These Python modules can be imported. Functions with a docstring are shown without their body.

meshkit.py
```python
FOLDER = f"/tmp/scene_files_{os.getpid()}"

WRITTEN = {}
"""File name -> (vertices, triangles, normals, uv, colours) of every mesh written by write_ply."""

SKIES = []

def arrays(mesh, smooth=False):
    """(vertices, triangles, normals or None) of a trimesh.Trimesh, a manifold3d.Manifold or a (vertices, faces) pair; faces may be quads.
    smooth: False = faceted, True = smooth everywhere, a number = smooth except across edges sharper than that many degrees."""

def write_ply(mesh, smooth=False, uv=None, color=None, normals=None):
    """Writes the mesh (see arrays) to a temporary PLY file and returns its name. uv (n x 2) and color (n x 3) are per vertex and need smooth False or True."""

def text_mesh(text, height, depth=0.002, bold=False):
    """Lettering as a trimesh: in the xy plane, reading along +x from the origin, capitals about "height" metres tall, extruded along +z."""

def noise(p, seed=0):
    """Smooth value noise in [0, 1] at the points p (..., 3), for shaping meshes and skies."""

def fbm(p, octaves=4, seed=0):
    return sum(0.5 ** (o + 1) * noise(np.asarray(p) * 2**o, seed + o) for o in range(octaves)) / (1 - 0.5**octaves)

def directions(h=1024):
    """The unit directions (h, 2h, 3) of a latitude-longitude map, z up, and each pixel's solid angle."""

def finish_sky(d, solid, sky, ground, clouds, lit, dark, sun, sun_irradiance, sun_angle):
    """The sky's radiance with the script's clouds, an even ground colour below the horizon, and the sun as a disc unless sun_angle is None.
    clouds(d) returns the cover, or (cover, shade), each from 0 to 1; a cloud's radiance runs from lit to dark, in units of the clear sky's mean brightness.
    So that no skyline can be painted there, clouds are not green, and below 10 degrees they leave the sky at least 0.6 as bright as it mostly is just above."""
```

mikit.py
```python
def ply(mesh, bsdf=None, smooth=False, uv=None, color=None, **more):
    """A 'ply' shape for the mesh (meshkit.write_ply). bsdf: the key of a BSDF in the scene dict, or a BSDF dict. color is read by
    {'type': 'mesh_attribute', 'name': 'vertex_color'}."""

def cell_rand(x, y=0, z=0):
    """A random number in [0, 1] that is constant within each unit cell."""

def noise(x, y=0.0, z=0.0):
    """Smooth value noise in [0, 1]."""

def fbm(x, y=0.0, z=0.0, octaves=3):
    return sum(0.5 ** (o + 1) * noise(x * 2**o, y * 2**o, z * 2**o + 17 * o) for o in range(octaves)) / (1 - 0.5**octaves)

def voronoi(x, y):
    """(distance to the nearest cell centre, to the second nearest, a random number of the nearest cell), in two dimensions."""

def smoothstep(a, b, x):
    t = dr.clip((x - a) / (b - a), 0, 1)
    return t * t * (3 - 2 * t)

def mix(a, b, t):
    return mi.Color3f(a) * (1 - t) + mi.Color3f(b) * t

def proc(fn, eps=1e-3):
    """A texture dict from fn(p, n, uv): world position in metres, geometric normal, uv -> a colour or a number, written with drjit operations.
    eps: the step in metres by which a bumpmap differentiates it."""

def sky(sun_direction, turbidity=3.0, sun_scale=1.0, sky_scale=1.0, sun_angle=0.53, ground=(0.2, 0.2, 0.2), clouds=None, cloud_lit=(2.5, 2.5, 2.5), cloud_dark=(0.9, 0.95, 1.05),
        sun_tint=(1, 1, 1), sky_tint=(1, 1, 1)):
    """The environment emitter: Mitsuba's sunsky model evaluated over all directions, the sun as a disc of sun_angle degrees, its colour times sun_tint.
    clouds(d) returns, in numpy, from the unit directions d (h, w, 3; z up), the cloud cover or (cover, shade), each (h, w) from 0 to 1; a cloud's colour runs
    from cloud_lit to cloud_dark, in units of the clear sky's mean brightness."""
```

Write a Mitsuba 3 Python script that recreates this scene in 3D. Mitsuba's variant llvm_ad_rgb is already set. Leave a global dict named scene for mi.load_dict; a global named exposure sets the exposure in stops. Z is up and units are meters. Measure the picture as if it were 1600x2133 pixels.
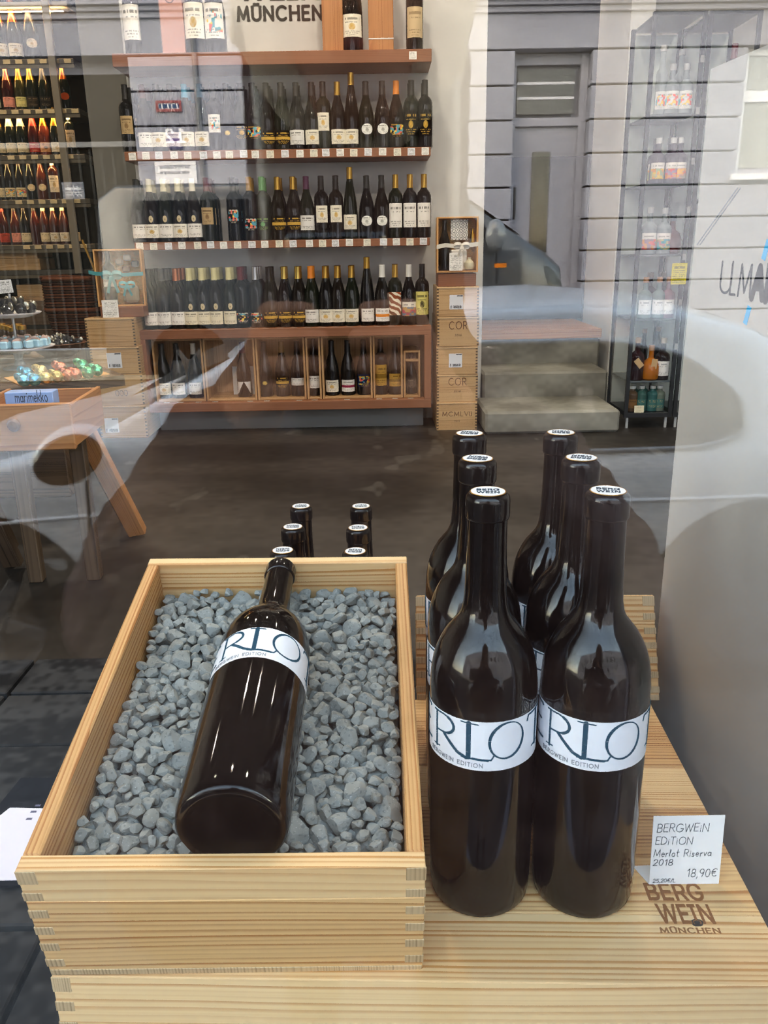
import math, random
import numpy as np, trimesh, shapely, mitsuba as mi, drjit as dr, mikit
from shapely.geometry import LineString, Polygon, box as sbox
from shapely import affinity, union_all
from mikit import cell_rand, noise, fbm, smoothstep, mix, proc
import manifold3d as m3

random.seed(7); RNG = np.random.default_rng(11)
PI = math.pi
scene, labels = {}, {}
T4 = mi.ScalarTransform4f

# ---------------------------------------------------------------- camera, sky, exposure
F_PX, PITCH, ROLL, YAW = 1711.0, 0.3111, -0.0172, 0.0065
_f = np.array([math.sin(YAW)*math.cos(PITCH), math.cos(YAW)*math.cos(PITCH), -math.sin(PITCH)])
_r = np.array([math.cos(YAW), -math.sin(YAW), 0.0]); _u = np.cross(_r, _f)
_r, _u = math.cos(ROLL)*_r + math.sin(ROLL)*_u, -math.sin(ROLL)*_r + math.cos(ROLL)*_u
scene['camera'] = {'type': 'perspective', 'fov_axis': 'x', 'fov': math.degrees(2*math.atan(800/F_PX)), 'near_clip': 0.01,
                   'to_world': T4().look_at(origin=[0, 0, 0], target=_f.tolist(), up=_u.tolist())}
exposure = 3.2
SUN = (-0.35, 0.62, 0.62)
scene['sky'] = mikit.sky(SUN, turbidity=3.0, sun_scale=0.12, sky_scale=10.0, sky_tint=(1.56, 1.09, .69), sun_angle=4.0, ground=(0.2, 0.2, 0.2))
LAMP_W = 68.0        # radiance of the shop's ceiling lamps
GLASS_Y = 0.30       # the shop window; the street lies at y < GLASS_Y
Z_FLOOR, Z_DISPLAY, Z_WALK, Z_STREET, Z_CEIL = -0.92, -0.64, -1.33, -1.45, 2.15

def ray(px, py):
    return _f + (px-800)/F_PX*_r - (py-1066.5)/F_PX*_u
def at(px, py, y):                      # the point of the vertical plane y seen at a pixel of the photograph
    d = ray(px, py); return d*(y/d[1])
def atz(px, py, z):
    d = ray(px, py); return d*(z/d[2])
def mir(px, py, yp):                    # a point seen in the shop window's reflection, yp metres along the mirrored street
    p = at(px, py, yp); return np.array([p[0], 2*GLASS_Y-p[1], p[2]])

# ---------------------------------------------------------------- materials
PAL, PIDX = [], {}
def lin(h):
    if not isinstance(h, str): return tuple(h)
    c = [int(h[i:i+2], 16)/255 for i in (1, 3, 5)]
    return tuple(x/12.92 if x <= .04045 else ((x+.055)/1.055)**2.4 for x in c)
def pal(h):
    if h not in PIDX:
        PIDX[h] = len(PAL); PAL.append(lin(h))
    return PIDX[h]
WOODS = [  # light, dark, lines per metre, knots
    ((.87, .58, .265), (.51, .225, .065), 230., .5),     # 0 fresh pine
    ((.76, .45, .18), (.50, .21, .062), 300., .2),     # 1 pine edge
    ((.58, .36, .17), (.42, .22, .085), 80., 1.),      # 2 warm crate wood
    ((.30, .125, .062), (.24, .095, .045), 120., 0.),    # 3 brown shelf board
    ((.135, .085, .05), (.05, .032, .02), 60., 1.),    # 4 old dark table wood
    ((.66, .48, .27), (.42, .28, .14), 420., 0.),      # 5 end grain
    ((.52, .24, .09), (.38, .15, .05), 70., .5),       # 6 orange-brown timber
    ((.64, .43, .215), (.48, .28, .12), 150., .6),      # 7 stacked crates
    ((.94, .67, .345), (.62, .30, .095), 210., .2),      # 8 pale sapwood
    ((.72, .43, .175), (.36, .145, .042), 240., .9),      # 9 brown heartwood
]
WOFF = 64.0
def wood_fn(p, n, uv):
    s = mi.UInt32(dr.clip(dr.floor(uv.x/WOFF), 0, len(WOODS)-1))
    u, v = uv.x - WOFF*mi.Float(s), uv.y
    g = lambda a: dr.gather(mi.Float, a, s)
    warp = 0.016*(fbm(u*1.7, v*9.0, octaves=2)-.5) + .0008*(noise(u*14, v*90)-.5)
    r = (v + warp)*g(W_FREQ)
    r = r + 6.0*noise(v*24.0+3.7, u*.5) + 1.8*noise(v*71.0, u*.9)
    t = r - dr.floor(r)
    line = smoothstep(.35, .93, t)*(1-smoothstep(.95, 1.0, t))
    zone = smoothstep(.25, .8, noise(v*26+11, u*.35))
    strength = .28+1.15*smoothstep(.2, .95, noise(dr.floor(r)*1.7, u*.8))
    fine = noise(u*14, v*900)
    k = dr.clip(.06 + line*strength*(.55+.55*zone) + .26*zone + .12*(fine-.5), 0, 1)
    cx, cy = dr.floor(u*2.6), dr.floor(v*7.0)
    kx = cx + .3+.4*cell_rand(cx, cy, 5); ky = cy + .3+.4*cell_rand(cx, cy, 6)
    kd = dr.sqrt(dr.square((u*2.6-kx)/2.6*1.0) + dr.square((v*7.0-ky)/7.0*1.5))
    on = dr.select(cell_rand(cx, cy, 7) > .93, 1.0, 0.0)*g(W_KNOT)
    knot = on*(1-smoothstep(.004, .011, kd))
    halo = on*(1-smoothstep(.006, .035, kd))*.35
    col = mix(mi.Color3f(g(W_C[0]), g(W_C[1]), g(W_C[2])), mi.Color3f(g(W_C[3]), g(W_C[4]), g(W_C[5])), dr.clip(k+halo, 0, 1))
    return mix(col, mi.Color3f(.16, .065, .025), knot*.8)
def pal_fn(p, n, uv):
    s = mi.UInt32(dr.clip(dr.floor(uv.x), 0, len(PAL)-1))
    return mi.Color3f(dr.gather(mi.Float, P_C[0], s), dr.gather(mi.Float, P_C[1], s), dr.gather(mi.Float, P_C[2], s))
STYLES, SIDX = [], {}
def style(base, ink='#3a3a3a', emb='#b99a4a', kind=0, text=1):
    k = (base, ink, emb, kind, text)
    if k not in SIDX:
        SIDX[k] = len(STYLES); STYLES.append((*lin(base), *lin(ink), *lin(emb), float(kind), float(text)))
    return SIDX[k]
def label_fn(p, n, uv):
    s = mi.UInt32(dr.clip(dr.floor(uv.x), 0, len(STYLES)-1)); sf = mi.Float(s)
    u, v = uv.x-sf, uv.y
    g = lambda i: dr.gather(mi.Float, S_C[i], s)
    base, ink, emb, kind, text = mi.Color3f(g(0), g(1), g(2)), mi.Color3f(g(3), g(4), g(5)), mi.Color3f(g(6), g(7), g(8)), g(9), g(10)
    col = base
    is_ = lambda k: dr.select(dr.abs(kind-k) < .5, 1.0, 0.0)
    ins = lambda a, b, x: dr.select((x > a) & (x < b), 1.0, 0.0)
    du, dv = u-.5, v-.45
    col = mix(col, emb, is_(1)*(1-smoothstep(.13, .16, dr.sqrt(du*du+dv*dv)))*(.55+.45*noise(u*20, v*20)))
    col = mix(col, emb, is_(2)*ins(.36, .56, v))
    col = mix(col, emb, is_(3)*dr.select(dr.abs(du) < .42*(1-v), 0., 1.))                 # light triangle on dark
    w = v*4+u*1.6+.5*noise(u*4, v*4); col = mix(col, mix(emb, ink, noise(dr.floor(w)*3.1)), is_(4)*dr.select(w-dr.floor(w) < .55, 1., 0.))
    bar = dr.select(cell_rand(dr.floor(u*46), 3, 1) > .45, 1., 0.)*ins(.1, .86, u)*ins(.08, .27, v)
    col = mix(col, ink, is_(5)*dr.maximum(bar, ins(.55, .95, u)*ins(.88, .95, v)))
    a, b = u*5, v*4; q = dr.abs(a-dr.floor(a)-.5)+dr.abs(b-dr.floor(b)-.5)
    col = mix(col, ink, is_(6)*dr.select(((q > .3) & (q < .5)) | (q < .12) | (q > .82), 1., 0.))
    c = noise(u*6+7*sf, v*6); c2 = noise(u*7+3, v*7+sf*5)
    blob = mix(mix(mi.Color3f(.75, .12, .10), mi.Color3f(.80, .55, .08), smoothstep(.4, .5, c)), mi.Color3f(.10, .35, .45), smoothstep(.55, .6, c2))
    col = mix(col, mix(blob, emb, .5), is_(7)*ins(.02, .62, v))
    col = mix(col, blob, is_(8)*ins(.1, .9, u)*ins(.2, .8, v)*smoothstep(.42, .5, noise(u*8, v*8+sf)))
    for k, (v0, v1, nn, u0, u1, thr) in enumerate(((.74, .83, 16, .16, .84, .25), (.62, .655, 30, .2, .8, .3), (.24, .275, 34, .16, .84, .3), (.16, .195, 34, .22, .78, .3), (.08, .11, 34, .3, .7, .3))):
        dash = dr.select(cell_rand(dr.floor(u*nn), k, sf) > thr, 1., 0.)*ins(v0, v1, v)*ins(u0, u1, u)
        col = mix(col, ink, dash*dr.select(text > .5, 1., 0.)*dr.select((text > 1.5) | (dr.abs(kind-5) > .5), .75, .0))
    many = ins(.1, .9, u)*ins(.1, .92, v)*dr.select(cell_rand(dr.floor(u*26), dr.floor(v*11), sf) > .35, 1., 0.)*dr.select(v*11-dr.floor(v*11) < .45, 1., 0.)
    col = mix(col, ink, many*.7*dr.select(text > 2.5, 1., 0.))
    return col
def stone_fn(p, n, uv):
    t = noise(p.x*90, p.y*90, p.z*90); s = noise(p.x*520, p.y*520, p.z*520); k = noise(p.x*1100+5, p.y*1100, p.z*1100)
    c = mix(mi.Color3f(.225, .235, .215), mi.Color3f(.365, .38, .35), t)
    c = mix(c, mi.Color3f(.13, .145, .145), smoothstep(.62, .85, s)*.5)
    return mix(c, mi.Color3f(.62, .64, .63), smoothstep(.8, .92, k)*.5)
def floor_fn(p, n, uv):
    a = fbm(p.x*1.6, p.y*3.4, 0, octaves=4); b = noise(p.x*30, p.y*30); d = fbm(p.x*7+4, p.y*3, octaves=3)
    c = mix(mi.Color3f(.022, .0185, .0155), mi.Color3f(.055, .047, .040), smoothstep(.3, .75, a))
    c = mix(c, mi.Color3f(.20, .19, .17), smoothstep(.72, .80, d)*.22)
    return c*(.85+.3*b)
def slab_fn(p, n, uv):
    a = fbm(p.x*12, p.y*12, octaves=3); b = noise(p.x*90, p.y*90)
    return mix(mi.Color3f(.017, .0165, .017), mi.Color3f(.045, .044, .044), smoothstep(.35, .7, a*.7+b*.3))
def concrete_fn(p, n, uv):
    a = fbm(p.x*4, p.y*4, p.z*6, octaves=4); b = noise(p.x*40, p.y*40, p.z*40)
    return mix(mi.Color3f(.17, .165, .14), mi.Color3f(.33, .33, .29), smoothstep(.25, .75, a))*(.9+.2*b)
def plaster_fn(p, n, uv):
    a = fbm(p.x*1.3, p.y*1.3, p.z*1.3, octaves=4); b = noise(p.x*25, p.y*25, p.z*25)
    return mix(mi.Color3f(.235, .242, .298), mi.Color3f(.300, .306, .362), smoothstep(.25, .75, a))*(.96+.08*b)
def wall_fn(p, n, uv):
    a = fbm(p.x*2, p.y*2, p.z*2, octaves=3)
    return mix(mi.Color3f(.66, .66, .635), mi.Color3f(.71, .71, .69), a)
def asphalt_fn(p, n, uv):
    a = fbm(p.x*.8, p.y*.8, octaves=3); b = noise(p.x*60, p.y*60)
    return mix(mi.Color3f(.035, .035, .036), mi.Color3f(.065, .064, .062), a)*(.8+.4*b)
def fur_fn(p, n, uv):
    a = noise(p.x*70, p.y*70, p.z*26); b = fbm(p.x*9, p.y*9, p.z*9, octaves=2)
    return mix(mi.Color3f(.040, .026, .026), mi.Color3f(.105, .070, .066), .6*a+.4*b)
def two(b): return {'type': 'twosided', 'bsdf': b}
def finish_materials():
    global W_FREQ, W_KNOT, W_C, P_C, S_C
    W_FREQ, W_KNOT = mi.Float([w[2] for w in WOODS]), mi.Float([w[3] for w in WOODS])
    W_C = [mi.Float([w[0][i] for w in WOODS]) for i in range(3)] + [mi.Float([w[1][i] for w in WOODS]) for i in range(3)]
    P_C = [mi.Float([float(c[i]) for c in PAL]) for i in range(3)]
    S_C = [mi.Float([float(c[i]) for c in STYLES]) for i in range(11)]
    pp = proc(pal_fn)
    scene['m_matte'] = two({'type': 'diffuse', 'reflectance': pp})
    scene['m_satin'] = two({'type': 'roughplastic', 'diffuse_reflectance': pp, 'alpha': .18})
    scene['m_gloss'] = two({'type': 'roughplastic', 'diffuse_reflectance': pp, 'alpha': .006})
    scene['m_metal'] = two({'type': 'principled', 'base_color': pp, 'metallic': 1.0, 'roughness': .28})
    scene['m_label'] = two({'type': 'diffuse', 'reflectance': proc(label_fn)})
    scene['m_wood'] = two({'type': 'roughplastic', 'diffuse_reflectance': proc(wood_fn), 'alpha': .32, 'int_ior': 1.35})
    scene['m_stone'] = two({'type': 'diffuse', 'reflectance': proc(stone_fn)})
    scene['m_floor'] = two({'type': 'roughplastic', 'diffuse_reflectance': proc(floor_fn), 'alpha': .30, 'int_ior': 1.4})
    scene['m_slab'] = two({'type': 'diffuse', 'reflectance': proc(slab_fn)})
    scene['m_concrete'] = two({'type': 'diffuse', 'reflectance': proc(concrete_fn)})
    scene['m_plaster'] = two({'type': 'diffuse', 'reflectance': proc(plaster_fn)})
    scene['m_wall'] = two({'type': 'diffuse', 'reflectance': proc(wall_fn)})
    scene['m_asphalt'] = two({'type': 'diffuse', 'reflectance': proc(asphalt_fn)})
    scene['m_fur'] = two({'type': 'diffuse', 'reflectance': proc(fur_fn)})
    scene['m_carpaint'] = two({'type': 'roughplastic', 'diffuse_reflectance': pp, 'alpha': .05, 'int_ior': 1.7})
    scene['m_clear'] = {'type': 'thindielectric', 'int_ior': 1.45}
    scene['m_pane'] = {'type': 'thindielectric', 'int_ior': 1.53}

# ---------------------------------------------------------------- mesh helpers
class G:
    """Collects pieces; every vertex carries uv (a palette index, a label style or wood coordinates)."""
    def __init__(s): s.v, s.f, s.uv, s.n = [], [], [], 0
    def add(s, v, f, uv):
        v, f = np.asarray(v, float), np.asarray(f, int)
        if isinstance(uv, str) or (isinstance(uv, tuple) and len(uv) == 3): uv = np.tile([pal(uv)+.5, .5], (len(v), 1))
        if f.shape[1] == 4: f = np.vstack([f[:, [0, 1, 2]], f[:, [0, 2, 3]]])
        s.v.append(v); s.f.append(f+s.n); s.uv.append(np.asarray(uv, float)); s.n += len(v); return s
    def tm(s, m, c, M=None):
        v = np.asarray(m.vertices)
        if M is not None: v = v @ np.asarray(M)[:3, :3].T + np.asarray(M)[:3, 3]
        return s.add(v, m.faces, c)
    def merge(s, o): return s.add(np.vstack(o.v), np.vstack(o.f), np.vstack(o.uv))
    def move(s, M):
        s.v = [v @ np.asarray(M)[:3, :3].T + np.asarray(M)[:3, 3] for v in s.v]; return s
    def arr(s): return np.vstack(s.v), np.vstack(s.f), np.vstack(s.uv)
    def ply(s, bsdf, smooth=False):
        v, f, uv = s.arr(); return mikit.ply((v, f), bsdf, smooth=smooth is True, uv=uv)
def Mx(x=0, y=0, z=0, rz=0, rx=0, ry=0, s=1):
    M = trimesh.transformations.euler_matrix(rx, ry, rz, 'sxyz'); M[:3, :3] *= s; M[:3, 3] = (x, y, z); return M
def TW(M): return T4(np.asarray(M, float).tolist()) if not isinstance(M, T4) else M

def bev(size, center=(0, 0, 0), b=0.001):
    """Box with chamfered edges: 24 vertices."""
    h = np.array(size, float)/2; c = np.array(center, float); b = min(b, h.min()*.8)
    V, idx = [], {}
    for sx in (-1, 1):
        for sy in (-1, 1):
            for sz in (-1, 1):
                for ax in range(3):
                    p = np.array([sx, sy, sz])*(h-b); p[ax] = (sx, sy, sz)[ax]*h[ax]
                    idx[(sx, sy, sz, ax)] = len(V); V.append(p+c)
    Fq = []
    def quad(*q):
        P = [V[i] for i in q]; n = np.cross(P[1]-P[0], P[2]-P[0])
        if n @ (sum(P)/len(P)-c) < 0: q = q[::-1]
        Fq.extend([[q[0], q[1], q[2]]] + ([[q[0], q[2], q[3]]] if len(q) == 4 else []))
    for ax in range(3):
        o = [k for k in range(3) if k != ax]
        for s in (-1, 1):
            q = []
            for a, d in ((-1, -1), (1, -1), (1, 1), (-1, 1)):
                t = [0, 0, 0]; t[ax] = s; t[o[0]] = a; t[o[1]] = d; q.append(idx[(*t, ax)])
            quad(*q)
    for ax in range(3):
        o = [k for k in range(3) if k != ax]
        for a in (-1, 1):
            for d in (-1, 1):
                t0, t1 = [0]*3, [0]*3
                t0[ax], t1[ax] = -1, 1; t0[o[0]] = t1[o[0]] = a; t0[o[1]] = t1[o[1]] = d
                quad(idx[(*t0, o[0])], idx[(*t1, o[0])], idx[(*t1, o[1])], idx[(*t0, o[1])])
    for sx in (-1, 1):
        for sy in (-1, 1):
            for sz in (-1, 1): quad(*[idx[(sx, sy, sz, a)] for a in range(3)])
    return np.array(V), np.array(Fq)
_wo = [0]
def wuv(v, kind, grain=0, off=None):
    if off is None:
        _wo[0] += 1; off = (3+(_wo[0]*7.31) % 50, (_wo[0]*3.77) % 40)
    o = [k for k in range(3) if k != grain]
    u = v[:, grain]; w = v[:, o[0]] + .83*v[:, o[1]]
    return np.stack([kind*WOFF + np.clip(u+off[0], .5, WOFF-.5), w+off[1]], 1)
def wbox(size, center=(0, 0, 0), kind=0, grain=0, b=.0012, g=None, off=None):
    v, f = bev(size, center, b); g = g or G(); return g.add(v, f, wuv(v, kind, grain, off))
def cbox(size, center, c, b=.001, g=None):
    v, f = bev(size, center, b); g = g or G(); return g.add(v, f, c)
def lathe(prof, seg=24, c='#888888', sharp=35, g=None, a0=0, a1=2*PI):
    prof = [np.array(p[:2], float) for p in prof]; g = g or G()
    closed = abs(a1-a0-2*PI) < 1e-6
    ang = a0 + (a1-a0)*np.arange(seg if closed else seg+1)/seg; ns = len(ang)
    runs, cur = [], [prof[0]]
    for i in range(1, len(prof)):
        cur.append(prof[i])
        if i < len(prof)-1:
            d0, d1 = prof[i]-prof[i-1], prof[i+1]-prof[i]
            cs = d0 @ d1/(np.linalg.norm(d0)*np.linalg.norm(d1)+1e-12)
            if cs < math.cos(math.radians(sharp)): runs.append(cur); cur = [prof[i]]
    runs.append(cur)
    for run in runs:
        V = np.concatenate([np.stack([r*np.cos(ang), r*np.sin(ang), np.full(ns, z)], 1) for r, z in run])
        Fc = []
        for i in range(len(run)-1):
            for j in range(ns if closed else ns-1):
                k = (j+1) % ns; Fc.append([i*ns+j, i*ns+k, (i+1)*ns+k, (i+1)*ns+j])
        g.add(V, Fc, c)
    return g
def tube(pts, rad, c='#888888', seg=8, g=None, cap=True):
    p = np.asarray(pts, float); g = g or G(); n = len(p)
    rad = np.broadcast_to(rad, (n,))
    t = np.gradient(p, axis=0); t /= np.linalg.norm(t, axis=1, keepdims=True)+1e-12
    up = np.array([0, 0, 1.]) if abs(t[0][2]) < .9 else np.array([1., 0, 0])
    V = []
    for i in range(n):
        a = np.cross(up, t[i]); a /= np.linalg.norm(a)+1e-12; b = np.cross(t[i], a); up = b
        th = 2*PI*np.arange(seg)/seg
        V.append(p[i]+rad[i]*(np.cos(th)[:, None]*a+np.sin(th)[:, None]*b))
    V = np.vstack(V); Fc = []
    for i in range(n-1):
        for j in range(seg): Fc.append([i*seg+j, i*seg+(j+1) % seg, (i+1)*seg+(j+1) % seg, (i+1)*seg+j])
    g.add(V, Fc, c)
    if cap:
        for k, s in ((0, -1), (n-1, 1)):
            ring = V[k*seg:(k+1)*seg]; f = [[0, i, i+1] if s > 0 else [0, i+1, i] for i in range(1, seg-1)]
            g.add(ring, f, c)
    return g
def ribbon(pts, width, thick, c, up=(0, 0, 1), g=None):
    """A flat strip along a polyline."""
    p = np.asarray(pts, float); g = g or G(); t = np.gradient(p, axis=0); t /= np.linalg.norm(t, axis=1, keepdims=True)+1e-12
    w = np.asarray(up, float); V = []
    for i in range(len(p)):
        nn = np.cross(t[i], w); nn /= np.linalg.norm(nn)+1e-9
        V += [p[i]-w*width/2-nn*thick/2, p[i]+w*width/2-nn*thick/2, p[i]+w*width/2+nn*thick/2, p[i]-w*width/2+nn*thick/2]
    Fc = []
    for i in range(len(p)-1):
        for j in range(4): Fc.append([i*4+j, i*4+(j+1) % 4, i*4+4+(j+1) % 4, i*4+4+j])
    Fc += [[0, 3, 2, 1], [len(V)-4, len(V)-3, len(V)-2, len(V)-1]]
    return g.add(V, Fc, c)
def poly_mesh(geom, depth, c, M=None, g=None):
    g = g or G()
    for q in getattr(geom, 'geoms', [geom]):
        if q.is_empty or q.area < 1e-10: continue
        m = trimesh.creation.extrude_polygon(q, depth, engine='earcut'); g.tm(m, c, M)
    return g
def sheet(w, h, st, g=None, t=.0006):
    """A thin card in the xz plane facing -y with its printed front, origin at its bottom centre."""
    g = g or G()
    v = [[-w/2, 0, 0], [w/2, 0, 0], [w/2, 0, h], [-w/2, 0, h], [-w/2, t, 0], [w/2, t, 0], [w/2, t, h], [-w/2, t, h]]
    uv = np.array([[st+.02, .02], [st+.98, .02], [st+.98, .98], [st+.02, .98]]*1)
    back = np.tile([[st+.02, .99]], (4, 1))
    g.add(v[:4], [[0, 1, 2, 3]], uv); g.add(v, [[5, 4, 7, 6], [0, 4, 5, 1], [2, 6, 7, 3], [0, 3, 7, 4], [1, 5, 6, 2]], np.vstack([back, back]))
    return g

# ---------------------------------------------------------------- scene-tree helpers
def numbered(name):
    used = lambda k: k in scene or k in labels or any(x.startswith(k+'__') for x in _roots.get(k, ()))
    if name not in _taken: _taken[name] = 0; return name
    _taken[name] += 1; return f'{name}_{_taken[name]:03d}'
_taken, _roots = {}, {}
def thing(name, label, cat, group=None, kind=None):
    key = numbered(name); labels[key] = {'label': label, 'category': cat}
    if group: labels[key]['group'] = group
    if kind: labels[key]['kind'] = kind
    return key
def put(parent, part, shape, M=None, label=None, kind=None):
    key = numbered(parent+'__'+part) if part else parent
    scene[key] = {**shape, 'to_world': TW(M)} if M is not None else dict(shape)
    if label or kind: labels[key] = {k: v for k, v in (('label', label), ('kind', kind)) if v}
    return key
def single(name, label, cat, shape, M=None, group=None, kind=None):
    k = thing(name, label, cat, group, kind); put(k, None, shape, M); return k
def struct(name, shape, parent=None, label=None):
    if parent: return put(parent, name, shape)
    key = numbered(name); scene[key] = dict(shape); labels[key] = {'kind': 'structure', 'label': label or name.replace('_', ' ')}; return key
ORD = ['', 'first', 'second', 'third', 'fourth', 'fifth', 'sixth', 'seventh', 'eighth', 'ninth', 'tenth', 'eleventh', 'twelfth']
def nth(i): return ORD[i] if i < len(ORD) else f'{i}' + {1: 'st', 2: 'nd', 3: 'rd'}.get(i % 10 if i > 20 else 0, 'th')

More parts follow.
